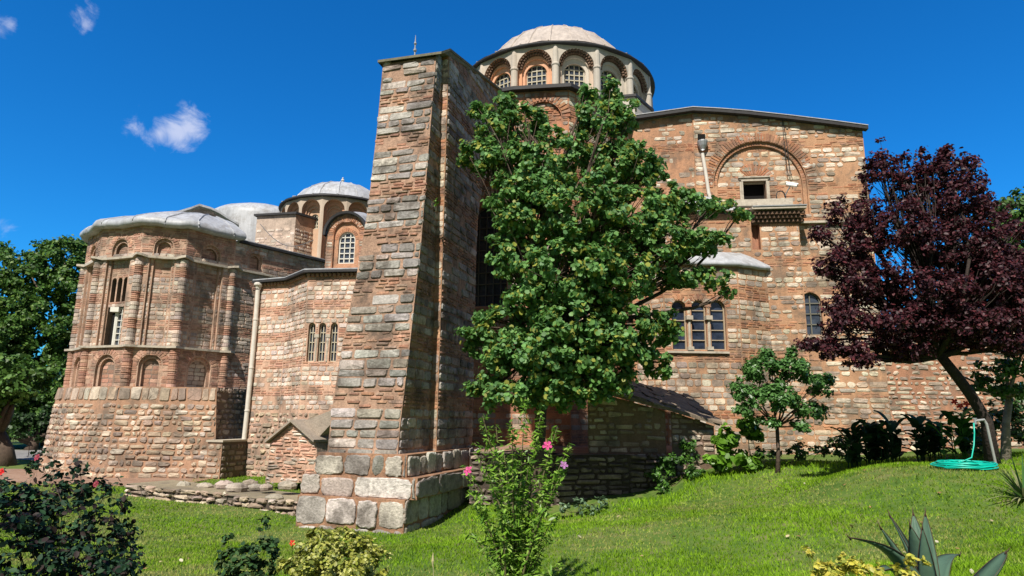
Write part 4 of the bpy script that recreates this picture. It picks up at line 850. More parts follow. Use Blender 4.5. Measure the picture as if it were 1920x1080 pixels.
def ground_mat(name, cols, sc=(.35, 3.), bump=.4, rough=.95):
    m = bpy.data.materials.new(name); m.use_nodes = True; t = m.node_tree; L = t.links.new; b = t.nodes['Principled BSDF']; b.inputs['Roughness'].default_value = rough; b.inputs['Specular IOR Level'].default_value = .15
    tc = N(t, 'ShaderNodeTexCoord'); n1 = N(t, 'ShaderNodeTexNoise'); n1.inputs['Scale'].default_value = sc[0]; n1.inputs['Detail'].default_value = 6; n1.inputs['Roughness'].default_value = .6; L(tc.outputs['Object'], n1.inputs['Vector'])
    n2 = N(t, 'ShaderNodeTexNoise'); n2.inputs['Scale'].default_value = sc[1]; n2.inputs['Detail'].default_value = 8; n2.inputs['Roughness'].default_value = .75; L(tc.outputs['Object'], n2.inputs['Vector'])
    ad = N(t, 'ShaderNodeMath', operation='MULTIPLY_ADD'); L(n2.outputs['Fac'], ad.inputs[0]); ad.inputs[1].default_value = .6; mm = N(t, 'ShaderNodeMath', operation='MULTIPLY'); mm.inputs[1].default_value = .4; L(n1.outputs['Fac'], mm.inputs[0]); L(mm.outputs[0], ad.inputs[2])
    cr = N(t, 'ShaderNodeValToRGB'); e = cr.color_ramp.elements; e[0].position = .36; e[1].position = .64; e[0].color = (*cols[0], 1); e[1].color = (*cols[-1], 1)
    for i, c in enumerate(cols[1:-1]): x = e.new(.36+.28*(i+1)/(len(cols)-1)); x.color = (*c, 1)
    L(ad.outputs[0], cr.inputs['Fac']); L(cr.outputs[0], b.inputs['Base Color'])
    n3 = N(t, 'ShaderNodeTexNoise'); n3.inputs['Scale'].default_value = 45; n3.inputs['Detail'].default_value = 6; L(tc.outputs['Object'], n3.inputs['Vector']); bp = N(t, 'ShaderNodeBump'); bp.inputs['Strength'].default_value = bump; bp.inputs['Distance'].default_value = .04; L(n3.outputs['Fac'], bp.inputs['Height']); L(bp.outputs[0], b.inputs['Normal']); return m
M_LAWN = ground_mat('lawn_soil', [(.045, .085, .014), (.07, .13, .02), (.11, .15, .035), (.17, .15, .07)], (.5, 4))
M_EARTH = ground_mat('bare_earth', [(.2, .12, .08), (.27, .17, .12), (.33, .23, .17)], (1, 6))
M_PATH = ground_mat('grey_path', [(.16, .155, .15), (.22, .21, .2), (.27, .26, .24)], (1, 5))
def sp(a, b, n): return list(np.linspace(a, b, n))
xs = sp(-400, -45, 12)[:-1]+sp(-45, -20, 26)[:-1]+sp(-20, 18, 153)[:-1]+sp(18, 45, 28)[:-1]+sp(45, 400, 12); ys = sp(-60, 0, 10)[:-1]+sp(0, 26, 105)[:-1]+sp(26, 60, 35)[:-1]+sp(60, 900, 14)
ggrid('lawn', xs, ys, 0, M_LAWN)
# earth strip round the tower and grey path beyond
pe = [at(0, 858, 30)[:2], at(0, 905, 19.5)[:2]]
ggrid('earth_strip', sp(-30, -10.4, 50), sp(19.5, 27, 24), .02, M_EARTH, lambda x, y: y > 21.2+(.25*math.sin(x*1.3)) and y < 26.5)
ggrid('path', sp(-60, -17, 60), sp(30, 40, 14), .02, M_PATH, lambda x, y: 31 < y+.12*(x+30) < 37.5)
# ------------------------------------------------------------------ grass
def numesh(name, V, Fc, C, m, parent=None, smooth=False, loc=None):
    """V (n,3), Fc (k,m) same-size faces, C (n,3) vertex colour"""
    me = bpy.data.meshes.new(name); n, k, s = len(V), len(Fc), Fc.shape[1]
    me.vertices.add(n); me.vertices.foreach_set('co', V.astype(np.float32).ravel()); me.loops.add(k*s); me.loops.foreach_set('vertex_index', Fc.astype(np.int32).ravel())
    me.polygons.add(k); me.polygons.foreach_set('loop_start', np.arange(0, k*s, s, dtype=np.int32)); me.polygons.foreach_set('loop_total', np.full(k, s, dtype=np.int32))
    if smooth: me.polygons.foreach_set('use_smooth', [True]*k)
    a = me.attributes.new('Col', 'FLOAT_COLOR', 'POINT'); a.data.foreach_set('color', np.hstack([C, np.ones((n, 1))]).astype(np.float32).ravel())
    me.materials.append(m); me.update(calc_edges=True); me.validate(); return link(name, me, parent)
M_GRASS = mat('grass_blades', .7, (.45, .25), (2.5, .22), 0, spec=.08, translucent=.4)
def noise2(x, y): return .5+.25*(np.sin(x*1.3+np.sin(y*.9)*2)+np.sin(y*1.7+np.sin(x*.7)*2.3))*.7+.15*np.sin(x*4.1+y*3.3)*np.sin(y*5.2-x*2)
def grass(n):
    t = RNG.random(n); y = 3.6*(27/3.6)**t; a = RNG.uniform(-.9, 1.1, n); x = a*y*1.0
    z = gz(x, y); pt_ = (x+2.3)*T17[0]+(y-14.45)*T17[1]; pi_ = (x+2.3)*I17[0]+(y-14.45)*I17[1]; k = ~((pt_ < .12) & (pt_ > -2.7) & (pi_ > .02)); k &= ~((y > 18.6) & (x > -3)); k &= ~((y > 21.5) & (x < -11))
    k &= ~((x > 0) & (x < 4.2) & (y > 16.2)) & ~((y > 17.3+(x-5)*.1) & (x > 2))
    dry = noise2(x*1.1, y*1.1); k &= RNG.random(n) < (1.25-dry*.8)
    x, y, z, dry = x[k], y[k], z[k], dry[k]; n = len(x); h = RNG.uniform(.015, .04, n)*(1+.03*y)*(1.2-.5*dry); w = .0035*(1+.22*y)
    lush = np.clip(1-np.abs(y-(15.5+.25*x))/2.5, 0, 1)*(x > -1); h = h*(1+lush)
    th = RNG.uniform(0, 2*math.pi, n); lx, ly = RNG.normal(0, .45, n)*h, RNG.normal(0, .45, n)*h
    dx, dy = np.cos(th)*w, np.sin(th)*w
    V = np.stack([np.stack([x-dx, y-dy, z-.005], 1), np.stack([x+dx, y+dy, z-.005], 1), np.stack([x+lx, y+ly, z+h], 1)], 1).reshape(-1, 3)
    g = RNG.random(n)[:, None]; base = np.array([.14, .27, .012])*(1-g)+np.array([.25, .42, .025])*g; st = np.array([.40, .35, .14])
    f = np.clip((dry-.5)*1.7+.25*(x < -1.5)+RNG.normal(0, .2, n), 0, .85)[:, None]*(1-lush[:, None]); c = base*(1-f)+st*f; c = c*(1+.25*lush[:, None]); C = np.repeat(c, 3, 0)
    return tag(numesh('grass', V, np.arange(3*n).reshape(-1, 3), C, M_GRASS), 'short mown lawn grass, bright green with dry straw patches', 'grass', kind='stuff')
grass(380000)
# ================================================================== FOLIAGE
def leafmat(name, tr=.3, rough=.45, spec=.4): return mat(name, rough, None, (9, .12), 0, spec=spec, translucent=tr)
def leaf_mesh(name, P, size, cols, m, parent, shape='round', up=.55, droop=0., asp=1., seed=None, nrm=None):
    """many leaves: P (n,3) positions; every leaf a folded blade"""
    n = len(P); s = size*RNG.uniform(.65, 1.25, n)[:, None]
    nr = RNG.normal(0, 1, (n, 3)); nr[:, 2] += up*2; nr = nr if nrm is None else nr*.6+nrm*1.1
    nr /= np.linalg.norm(nr, axis=1)[:, None]
    t = RNG.normal(0, 1, (n, 3)); t[:, 2] -= droop; t -= nr*(t*nr).sum(1)[:, None]; t /= np.linalg.norm(t, axis=1)[:, None]; b = np.cross(nr, t)
    if shape == 'round': O = [(-.5, 0), (-.35, .42), (.15, .5), (.5, 0), (.15, -.5), (-.35, -.42)]
    elif shape == 'lance': O = [(-.6, 0), (-.2, .2), (.25, .17), (.75, 0), (.25, -.17), (-.2, -.2)]
    else: O = [(-.5, 0), (-.2, .32), (.2, .28), (.55, 0), (.2, -.28), (-.2, -.32)]
    fold = RNG.uniform(.05, .3, n)[:, None]
    V = np.stack([P+s*(t*a*asp+b*c+nr*(abs(c)*fold)) for a, c in O], 1).reshape(-1, 3)
    base = np.arange(n)[:, None]*6; Fc = np.concatenate([base+[0, 3, 2, 1], base+[0, 5, 4, 3]], 0)
    cols = np.array(cols); ci = RNG.integers(0, len(cols), n); c = cols[ci]*RNG.uniform(.75, 1.25, n)[:, None]; C = np.repeat(c, 6, 0)
    return numesh(name, V, Fc, C, m, parent)
def cloud(c, r, n, shell=.55):
    """points in an ellipsoid, denser to the outside"""
    d = RNG.normal(0, 1, (n, 3)); d /= np.linalg.norm(d, axis=1)[:, None]; k = (shell+(1-shell)*RNG.random(n))**1.0; k *= RNG.uniform(.75, 1.12, n); return np.array(c)+d*np.array(r)*k[:, None], d
def clumpy(c, r, n, sub=14, srad=.3, per=None):
    """crown lobe = many small leaf clusters (twig ends) spread over an ellipsoid"""
    cc, dd = cloud(c, np.array(r), sub, .5); pts = []; nn = []
    for q, d in zip(cc, dd):
        p, e = cloud(q, np.array([srad, srad, srad*.75])*RNG.uniform(.7, 1.3), max(4, int(n/sub*RNG.uniform(.6, 1.4))), .15); pts.append(p); nn.append(e*.4+d*.6)
    return np.concatenate(pts), np.concatenate(nn), cc
def limb(mb, a, b, r0, r1, seg=6, bend=.1, n=7, col=(.5, .5, .5)):
    a = np.array(a, float); b = np.array(b, float); L = np.linalg.norm(b-a); off = RNG.normal(0, bend*L*.5, 3); off2 = RNG.normal(0, bend*L*.25, 3)
    pts = [a+(b-a)*t+off*math.sin(math.pi*t)+off2*math.sin(2*math.pi*t) for t in np.linspace(0, 1, seg)]; tube(mb, pts, [r0+(r1-r0)*t for t in np.linspace(0, 1, seg)], n, col); return pts
M_BARK = mat('bark', .95, (4, .3), (30, .3), .8, 25, col=(.085, .06, .045))
M_BARKP = mat('pale_bark', .9, (5, .25), (30, .25), .6, 25, col=(.24, .2, .16))
def tree(name, base, lobes, fork, r, label, cat, leafm, cols, size, per, sub, srad, shape='round', asp=1., up=.5, bark=None, group=None, twigs=True, droop=.4, path=None, parts=('trunk', 'crown')):
    """lobes: list of (px, py, Y, rx, ry, rz) ellipsoids of the crown; fork: point where limbs leave the trunk"""
    root = empty(name, tuple(base), label, cat, group); bm_ = MB().mat(bark or M_BARK); bm_.smooth = True
    fork = np.array(fork, float); pth = path or [np.array(base)-[0, 0, .15], np.array(base)*.5+fork*.5+RNG.normal(0, .05, 3), fork]
    tube(bm_, pth, [r*1.35]+[r*(1-.25*i/len(pth)) for i in range(1, len(pth))], 10)
    PP = []; NN = []; mv = sum(a*b*c for *_, a, b, c in lobes)/len(lobes)
    for (px, py, Y, rx, ry, rz) in lobes:
        c = at(px, py, Y); v = (rx*ry*rz/mv)**.7; p, nn, cc = clumpy(c, (rx, ry, rz), int(per*v), max(4, int(sub*v)), srad); PP.append(p); NN.append(nn)
        pts = limb(bm_, fork, c, r*.5, r*.12, 7, .1)
        if twigs:
            for q in cc[::2]: limb(bm_, pts[random.choice((3, 4, 5))], q, r*.13, r*.03, 4, .08, 4)
    bm_.build(parts[0], root); P = np.concatenate(PP); leaf_mesh(parts[1], P, size, cols, leafm, root, shape, up, droop, asp, nrm=np.concatenate(NN)); return root
# ---- the round-leaved tree in front of the central apse
JB = at(1005, 900, 16.4); JB[2] = float(gz(JB[0], JB[1]))
jl = [(925, 235, 16.4, .7, .7, .6), (900, 292, 16.1, .65, .7, .5), (945, 300, 16.2, .8, .8, .6), (985, 240, 16.6, .75, .7, .7), (950, 195, 16.5, .35, .4, .4), (1120, 225, 16.2, .85, .8, .75), (1165, 215, 16.1, .5, .6, .6), (1150, 178, 16.0, .28, .35, .35), (1105, 175, 16.1, .28, .35, .3), (1040, 300, 15.8, 1.2, 1., .9), (1150, 310, 16, 1.1, 1., .9), (1205, 320, 16, .7, .7, .55),
      (960, 360, 15.8, .9, .9, .7), (1090, 400, 15.2, 1.4, 1.2, 1.1), (985, 420, 15.7, 1., .9, .75), (1190, 400, 15.6, 1.1, 1., .95), (1265, 375, 16.0, .7, .8, .5), (1335, 385, 16.2, .75, .6, .2), (1385, 403, 16.3, .3, .3, .12), (1240, 455, 15.7, 1.1, 1., .6), (1310, 455, 15.9, .75, .7, .4), (1335, 520, 16., .5, .4, .25), (1365, 545, 16., .22, .2, .14), (1270, 520, 15.8, .6, .6, .35),
      (960, 485, 15.7, .75, .8, .6), (1060, 500, 14.9, 1.3, 1.1, 1.), (1160, 510, 15.1, 1.2, 1., .9), (1000, 560, 15.4, .9, .8, .6), (905, 590, 16., .45, .5, .28), (945, 605, 15.7, .8, .8, .4), (1080, 600, 14.9, 1.1, .9, .8), (1180, 600, 15.3, 1.1, .9, .7), (1245, 610, 15.7, .5, .5, .5), (985, 665, 15.5, 1., .9, .55), (1100, 665, 15., 1.1, .9, .6), (1190, 665, 15.5, .7, .6, .35), (1235, 680, 15.7, .35, .4, .42), (930, 690, 15.8, .55, .5, .5), (970, 735, 15.6, .7, .6, .4), (1070, 728, 15.2, .9, .7, .42), (1130, 730, 15.1, .6, .5, .3), (1020, 745, 15.4, .7, .6, .35), (900, 640, 15.9, .5, .5, .4), (915, 735, 15.8, .45, .5, .4), (1030, 640, 15.1, 1.1, .9, .7), (1150, 640, 15.2, .9, .8, .6), (1160, 715, 15.4, .5, .5, .3), (1010, 350, 15.6, 1., .9, .7), (1060, 690, 15.2, 1., .8, .5)]
tree('round_leaved_tree', JB, jl, at(1030, 640, 16.2), .16, 'tall bushy green tree with round leaves, between the buttress and the church facade', 'tree', leafmat('round_leaf', .38, .5, .3), [(.115, .25, .06), (.14, .30, .075), (.085, .19, .05), (.18, .35, .10), (.12, .26, .095), (.3, .32, .06)], .105, 1950, 40, .21, 'round', up=.45, path=[JB-[0, 0, .2], JB+[.05, 0, .8], at(1015, 760, 16.3), at(1030, 640, 16.2)])
# ---- purple leaved plum
PB = G(1862, 838); PB = np.array([*at(1858, 838, 13.2)[:2], 0]); PB[2] = float(gz(PB[0], PB[1]))
pl = [(1655, 320, 13.2, .35, .4, .42), (1705, 350, 13.1, .55, .5, .55), (1690, 300, 13.2, .18, .2, .25), (1730, 340, 13.2, .3, .3, .4), (1785, 330, 13., .5, .5, .5), (1770, 300, 13., .25, .25, .32), (1800, 380, 12.8, .7, .7, .6), (1620, 400, 13.3, .4, .4, .5), (1560, 400, 13.4, .16, .2, .3), (1600, 460, 13.2, .55, .5, .5), (1690, 430, 12.9, .8, .8, .6), (1780, 460, 12.7, .9, .9, .6), (1860, 440, 12.9, .4, .5, .4), (1845, 395, 13., .25, .3, .3), (1540, 440, 13.4, .25, .3, .22),
      (1565, 500, 13.2, .45, .5, .33), (1640, 530, 12.9, .8, .8, .5), (1740, 550, 12.6, .9, .9, .6), (1840, 530, 12.7, .8, .8, .55), (1568, 570, 13.2, .3, .4, .28), (1590, 600, 13., .6, .6, .35), (1690, 610, 12.7, .8, .8, .4), (1800, 610, 12.6, .8, .8, .45), (1870, 580, 12.9, .5, .6, .5), (1535, 640, 13.2, .35, .4, .16), (1590, 650, 13., .4, .4, .2), (1670, 645, 12.9, .45, .5, .18), (1900, 500, 13.2, .4, .5, .5), (1930, 560, 13.4, .5, .6, .5), (1890, 640, 13., .5, .5, .3), (1880, 520, 12.8, .6, .6, .5), (1905, 430, 13.3, .3, .3, .25), (1520, 650, 13.4, .3, .3, .1), (1650, 285, 13.3, .1, .12, .36), (1812, 295, 13., .1, .12, .36), (1745, 305, 13.1, .08, .1, .3), (1772, 285, 13.1, .08, .1, .3), (1725, 290, 13.1, .07, .1, .3), (1840, 345, 13., .1, .1, .25), (1622, 330, 13.3, .1, .1, .3), (1575, 385, 13.4, .12, .12, .3), (1560, 660, 13.1, .4, .4, .16), (1610, 675, 12.9, .35, .4, .14), (1700, 660, 12.8, .5, .5, .16), (1840, 640, 12.8, .6, .5, .22), (1910, 580, 13., .5, .5, .5), (1905, 490, 13.1, .4, .4, .4), (1900, 560, 12.8, .5, .5, .4), (1870, 610, 12.7, .5, .5, .3), (1850, 480, 12.8, .5, .5, .4), (1885, 400, 13.2, .15, .2, .25)]
tree('purple_plum_tree', PB, pl, at(1758, 668, 13.), .115, 'leaning plum tree with dark purple leaves at the right, in front of the church corner', 'tree', leafmat('purple_leaf', .32, .5, .3), [(.052, .015, .02), (.068, .018, .025), (.038, .013, .018), (.11, .024, .03), (.058, .023, .028)], .072, 1500, 50, .16, 'oval', up=.5, bark=M_BARKD, path=[PB-[0, 0, .2], at(1850, 790, 13.2), at(1820, 740, 13.1), at(1790, 700, 13.), at(1758, 660, 13.)])
# ---- small tree in front of the facade
SB = np.array([*at(1455, 850, 16.3)[:2], 0]); SB[2] = float(gz(SB[0], SB[1]))
tree('small_tree', SB, [(1420, 690, 16.2, .45, .45, .3), (1480, 690, 16.2, .6, .5, .35), (1530, 720, 16.3, .4, .4, .25), (1400, 740, 16.1, .35, .35, .3), (1460, 740, 16., .6, .5, .35), (1520, 770, 16.2, .4, .4, .22), (1390, 770, 16.1, .2, .2, .15), (1435, 665, 16.3, .2, .2, .15), (1550, 712, 16.3, .2, .2, .12), (1440, 790, 16.1, .3, .3, .15), (1500, 800, 16.2, .3, .3, .12), (1380, 720, 16.1, .15, .15, .15), (1485, 660, 16.3, .15, .15, .12)], at(1457, 800, 16.3), .05, 'small young green tree with a thin trunk in front of the church facade', 'tree', leafmat('small_leaf', .3, .4, .45), [(.075, .18, .04), (.095, .22, .055), (.055, .14, .035), (.12, .26, .07)], .085, 900, 20, .16, 'oval', asp=1.15)
# ---- background trees
def bgtree(label, base, lobes, cols, size, per, sub, srad, group='trees behind the lawn', name='tree', cat='tree', shape='oval', tr=.25):
    b = np.array([base[0], base[1], float(gz(base[0], base[1]))]); c = at(*lobes[len(lobes)//2][:3]); fk = np.array([b[0]*.6+c[0]*.4, b[1], b[2]+(c[2]-b[2])*.35])
    return tree(name, b, lobes, fk, .3, label, cat, leafmat('far_leaf', tr, .5, .3), cols, size, per, sub, srad, shape, group=group, twigs=False, up=.3)
GRN = [(.05, .12, .02), (.065, .15, .025), (.085, .18, .03), (.035, .08, .018), (.12, .2, .035)]
bt_ = at(90, 830, 41)
bgtree('large dark green conifer behind the left tower, its crown highest at the left', (bt_[0], bt_[1]), [(120, 480, 42, 2., 2, 1.3), (60, 520, 41, 2.2, 2, 1.6), (150, 540, 41, 2., 2, 2.), (100, 590, 40, 2.8, 2.4, 2.2), (20, 570, 41, 1.8, 2, 1.8), (150, 640, 40.5, 2., 2, 2.), (70, 670, 40, 2.8, 2.4, 2.), (150, 720, 40, 2., 2, 2.), (80, 745, 40, 2.6, 2.2, 1.4), (170, 460, 43, .9, .9, .7), (130, 780, 40, 2.6, 2., 1.5), (60, 790, 40, 2.6, 2., 1.3)], GRN, .22, 5200, 60, .5)
bt_ = at(-40, 820, 39)
bgtree('broad green tree cut by the left edge of the picture', (bt_[0], bt_[1]), [(-40, 520, 40, 2., 2, 1.5), (5, 480, 42, 1.3, 1.3, .7), (-60, 600, 39, 2.6, 2.2, 2.2), (10, 640, 38.5, 1.6, 1.8, 1.5), (-20, 700, 38, 2.4, 2.2, 2.), (-60, 760, 38, 2.4, 2, 1.5), (-10, 780, 38, 2.4, 2., 1.4), (0, 800, 37.5, 2., 1.6, 1.)], GRN, .22, 4200, 50, .5)
bt_ = at(25, 800, 28)
bgtree('low light green bushy tree at the left edge in front of the dark conifer', (bt_[0], bt_[1]), [(20, 690, 28, 1.1, 1.1, .7), (60, 700, 28, .8, .9, .5), (-20, 710, 28, 1.2, 1.2, .9), (30, 730, 27.6, 1.1, 1, .6), (-30, 770, 27.5, 1., 1, .7)], [(.06, .14, .02), (.08, .17, .03), (.045, .10, .018), (.11, .2, .04)], .2, 1100, 18, .4)
bt_ = at(1935, 800, 30)
bgtree('green tree rising behind the purple plum at the right edge', (bt_[0], bt_[1]), [(1900, 400, 30, .9, .9, .8), (1930, 440, 30, 1.4, 1.3, 1.4), (1890, 470, 30, 1., 1, .9), (1910, 530, 29.5, 1.3, 1.2, 1.2), (1960, 560, 29, 1.6, 1.4, 1.6), (1900, 610, 29, 1.2, 1.2, 1.1), (1950, 680, 29, 1.6, 1.4, 1.4), (1850, 700, 30, .8, .9, .8), (1890, 760, 29, 1.3, 1.2, 1.), (1880, 385, 30.5, .7, .7, .5), (1870, 430, 30, .7, .7, .7), (1940, 380, 30, 1., 1., .8), (1870, 560, 29.5, .9, .9, .9)], [(.05, .12, .02), (.07, .15, .03), (.04, .09, .02), (.1, .19, .04)], .2, 1500, 22, .45)
# right edge small tree with pale trunk
RB = np.array([*at(1882, 842, 14.2)[:2], 0]); RB[2] = float(gz(RB[0], RB[1]))
tree('pale_trunk_tree', RB, [(1870, 700, 13.9, .45, .4, .3), (1910, 680, 13.9, .45, .4, .4), (1905, 735, 13.8, .4, .4, .25), (1850, 720, 13.9, .25, .3, .2), (1925, 630, 14., .4, .4, .4), (1900, 590, 14.2, .35, .4, .3), (1790, 700, 14.3, .1, .1, .12)], at(1893, 745, 14.2), .085, 'small light green tree with a pale leaning trunk at the right edge', 'tree', leafmat('light_leaf', .35, .4, .4), [(.08, .18, .025), (.11, .22, .04), (.05, .12, .02), (.035, .08, .02)], .09, 360, 12, .17, 'oval', bark=M_BARKP, asp=1.2)

fl_n = 130; fx = RNG.uniform(-7, 11, fl_n); fy = RNG.uniform(5, 16, fl_n); kk = ~((fx < -1.5) & (fy > 13.5)); fx, fy = fx[kk], fy[kk]
o = leaf_mesh('fallen_leaves', np.stack([fx, fy, gz(fx, fy)+.035], 1), .06, [(.35, .25, .12), (.42, .34, .2), (.3, .16, .08), (.5, .45, .33)], leafmat('dry_leaf', .1, .7, .1), None, 'oval', up=1.5); tag(o, 'dry fallen leaves scattered over the lawn', 'fallen leaves', kind='stuff')

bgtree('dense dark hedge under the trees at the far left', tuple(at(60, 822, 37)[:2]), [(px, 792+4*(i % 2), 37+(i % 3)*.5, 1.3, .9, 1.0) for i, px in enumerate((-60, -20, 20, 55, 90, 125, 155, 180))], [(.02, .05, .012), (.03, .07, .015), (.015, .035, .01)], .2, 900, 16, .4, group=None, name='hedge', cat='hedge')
# ================================================================== SHRUBS, FLOWERS, SMALL THINGS
SH = ('stems', 'foliage')
def gpt(px, py, Y): p = at(px, py, Y); p[2] = float(gz(p[0], p[1])); return p
def flower(root, P, R, col, name='flower', n=5, nrm=None):
    mb = MB().mat(mat('petal_'+name+str(int(col[0]*100))+str(int(col[2]*100)), .6, None, (30, .1), 0, spec=.2, translucent=.35, col=col)); nr = np.array(nrm if nrm is not None else (-.2, -1, .4), float); nr /= np.linalg.norm(nr); a = np.cross(nr, (0, 0, 1)); a /= np.linalg.norm(a); b = np.cross(nr, a)
    for k in range(n):
        t = 2*math.pi*k/n+.3; d = a*math.cos(t)+b*math.sin(t); e = np.cross(nr, d); j = random.uniform(.85, 1.15)
        mb.add([P, P+(d*.45-e*.33+nr*.28)*R*j, P+(d*.95-e*.32+nr*.2)*R*j, P+(d*1.1+nr*.1)*R*j, P+(d*.95+e*.32+nr*.2)*R*j, P+(d*.45+e*.33+nr*.28)*R*j, P+(d*.6+nr*.08)*R], [(0, 1, 6), (1, 2, 6), (2, 3, 6), (3, 4, 6), (4, 5, 6), (5, 0, 6)])
    mb.mat(mat('stamen', .6, None, None, 0, col=(.6, .5, .2))); tube(mb, [P, P+nr*R*.6], R*.07, 5); return mb.build(name, root)
def bush(name, base, lobes, label, leafm, cols, size, per, sub, srad, shape='oval', cat='shrub', r=.02, **k):
    fk = np.array(base)+[0, 0, .08]; return tree(name, base, lobes, fk, r, label, cat, leafm, cols, size, per, sub, srad, shape, parts=SH, **k)
# rose bushes in the shade at the lower left
ROSE = [(.014, .04, .02), (.02, .055, .026), (.012, .03, .018), (.03, .02, .018), (.03, .075, .03)]
b = gpt(120, 1100, 4.9)
rb = bush('rose_bush', b, [(110, 965, 4.9, .28, .4, .2), (30, 985, 4.7, .3, .4, .24), (195, 985, 5., .18, .3, .2), (150, 880, 5., .04, .05, .08), (205, 905, 5.1, .07, .08, .07), (92, 880, 4.9, .05, .05, .1), (232, 940, 5.1, .07, .08, .07), (250, 1000, 5.1, .05, .06, .05), (225, 1065, 5.1, .1, .15, .08), (0, 900, 4.8, .06, .06, .06), (60, 1060, 4.6, .4, .4, .3), (160, 1060, 4.8, .34, .4, .28), (215, 1040, 5., .14, .2, .2), (120, 900, 5., .14, .16, .1), (175, 920, 5., .14, .16, .1), (20, 930, 4.8, .16, .2, .12), (60, 940, 4.9, .25, .25, .16), (238, 990, 5.1, .08, .1, .09), (200, 1078, 4.7, .25, .3, .15)], 'large dark green rose bush in shade at the lower left corner', leafmat('rose_leaf', .15, .6, .2), ROSE, .044, 300, 26, .075, r=.012)
for (px, py, R, c) in ((3, 885, .022, (.7, .03, .03)), (180, 908, .02, (.35, .06, .09)), (152, 1078, .02, (.45, .1, .15))): flower(rb, at(px, py, 4.65), R, c, 'rose', 7)
b = gpt(68, 900, 11.5); bm2 = bush('rose_bush', b, [(68, 862, 11.5, .1, .1, .16), (60, 880, 11.4, .16, .14, .12), (80, 845, 11.5, .05, .05, .08)], 'thin single rose stem standing above the big shaded rose bush', leafmat('rose_leaf'), ROSE, .06, 60, 8, .07, cat='shrub', r=.008); flower(bm2, at(70, 858, 11.3), .05, (.4, .06, .1), 'rose', 6)
for (px, py) in ((25, 818), (58, 816)):
    b = gpt(px, py+5, 31); bush('rose_bush', b, [(px, py-7, 31, .22, .22, .22), (px+2, py-1, 31, .25, .25, .15)], 'small green rose plant %s beside the grey path at the far left' % ('nearest the picture edge' if px < 40 else 'nearer the tower'), leafmat('far_leaf'), [(.05, .12, .02), (.07, .16, .03)], .1, 60, 5, .12)
# dark low shrub beside the yellow bush
b = gpt(460, 1090, 5.9); bush('low_shrub', b, [(440, 1045, 5.9, .16, .2, .13), (490, 1045, 5.9, .18, .2, .14), (465, 1075, 5.8, .26, .25, .14), (500, 1015, 6., .1, .1, .09), (425, 1005, 6., .04, .04, .09), (495, 985, 6., .04, .04, .08)], 'low dark green shrub with dry reddish tips, left of the yellow bush', leafmat('rose_leaf'), [(.03, .075, .02), (.045, .10, .03), (.02, .05, .016), (.07, .10, .03)], .045, 330, 14, .06, r=.008)
b = gpt(625, 1090, 5.6); yb = bush('yellow_bush', b, [(600, 1045, 5.5, .26, .26, .22), (660, 1045, 5.5, .26, .26, .22), (630, 1030, 5.5, .26, .28, .2), (560, 1065, 5.5, .16, .2, .14), (700, 1065, 5.5, .17, .2, .18), (630, 1075, 5.3, .4, .3, .2), (590, 1010, 5.6, .12, .15, .1)], 'rounded yellow green leafy bush at the bottom, in front of the buttress foot', leafmat('yellow_leaf', .3, .45, .4), [(.32, .33, .05), (.42, .42, .09), (.24, .27, .035), (.5, .5, .16), (.16, .2, .03)], .034, 1500, 40, .06, r=.012, up=.6)
b = gpt(548, 1020, 6.1); fl = empty('red_flower', tuple(b), 'small red flower on a thin stem, left of the yellow bush', 'flower'); mb = MB().mat(M_GRASS); top = at(548, 1018, 6.0); tube(mb, [b, (b+top)/2+[.02, 0, 0], top], .004, 4, (.06, .12, .02)); mb.build('stem', fl); flower(fl, top, .025, (.7, .05, .03))
# hibiscus with pink flowers
b = gpt(965, 1085, 7.2); hb = empty('hibiscus', tuple(b), 'tall thin light green hibiscus shrub with three pink flowers', 'shrub')
mb = MB().mat(mat('green_stem', .8, (5, .2), None, 0, col=(.12, .11, .05))); mb.smooth = True; PP = []; NN = []
tips = [(985, 745), (1045, 800), (1068, 835), (930, 800), (905, 780), (890, 830), (872, 875), (960, 790), (1015, 770), (1005, 830), (945, 850), (1058, 880), (880, 920), (1030, 900), (960, 880), (920, 890), (990, 880), (900, 960), (1045, 960), (970, 930), (880, 1000), (1030, 1010), (940, 960), (1000, 960), (915, 1030), (1050, 1060), (980, 1010), (950, 1040), (1010, 1050), (900, 1070)]
for i, (px, py) in enumerate(tips):
    T = at(px, py, 7.2+random.uniform(-.35, .35)); B0_ = b+np.array([random.uniform(-.12, .12), random.uniform(-.1, .1), -.05]); mid_ = B0_*.5+T*.5+np.array([(b[0]-T[0])*.25, 0, .05]); pts = [B0_*(1-t)**2+mid_*2*t*(1-t)+T*t*t for t in np.linspace(0, 1, 9)]; tube(mb, pts, [.012*(1-t)+.003 for t in np.linspace(0, 1, 9)], 5)
    L = np.linalg.norm(T-B0_); n = int(L*95)+16; tt = RNG.uniform(.12, 1, n)**.8; q = np.array([B0_*(1-t)**2+mid_*2*t*(1-t)+T*t*t for t in tt]); ang = RNG.uniform(0, 2*math.pi, n); o = np.stack([np.cos(ang), np.sin(ang), RNG.uniform(-.3, .6, n)], 1); q = q+o*(.02+.10*(1-tt[:, None])*RNG.random((n, 1))+.03*RNG.random((n, 1))); PP.append(q); NN.append(o*.4+[0, 0, .8])
mb.build('stems', hb); leaf_mesh('foliage', np.concatenate(PP), .058, [(.17, .32, .03), (.22, .38, .05), (.13, .26, .025), (.28, .42, .08), (.09, .2, .02)], leafmat('light_leaf', .35, .4, .4), hb, 'lance', .3, .2, 1.2, nrm=np.concatenate(NN))
for px, py in ((878, 883), (1026, 836), (1057, 872)): flower(hb, at(px, py, 6.85), .05 if px < 1050 else .04, (.72, .10, .30) if px < 1050 else (.45, .2, .45), nrm=(-.5, -.8, .5) if px < 900 else (.1, -.9, .5))
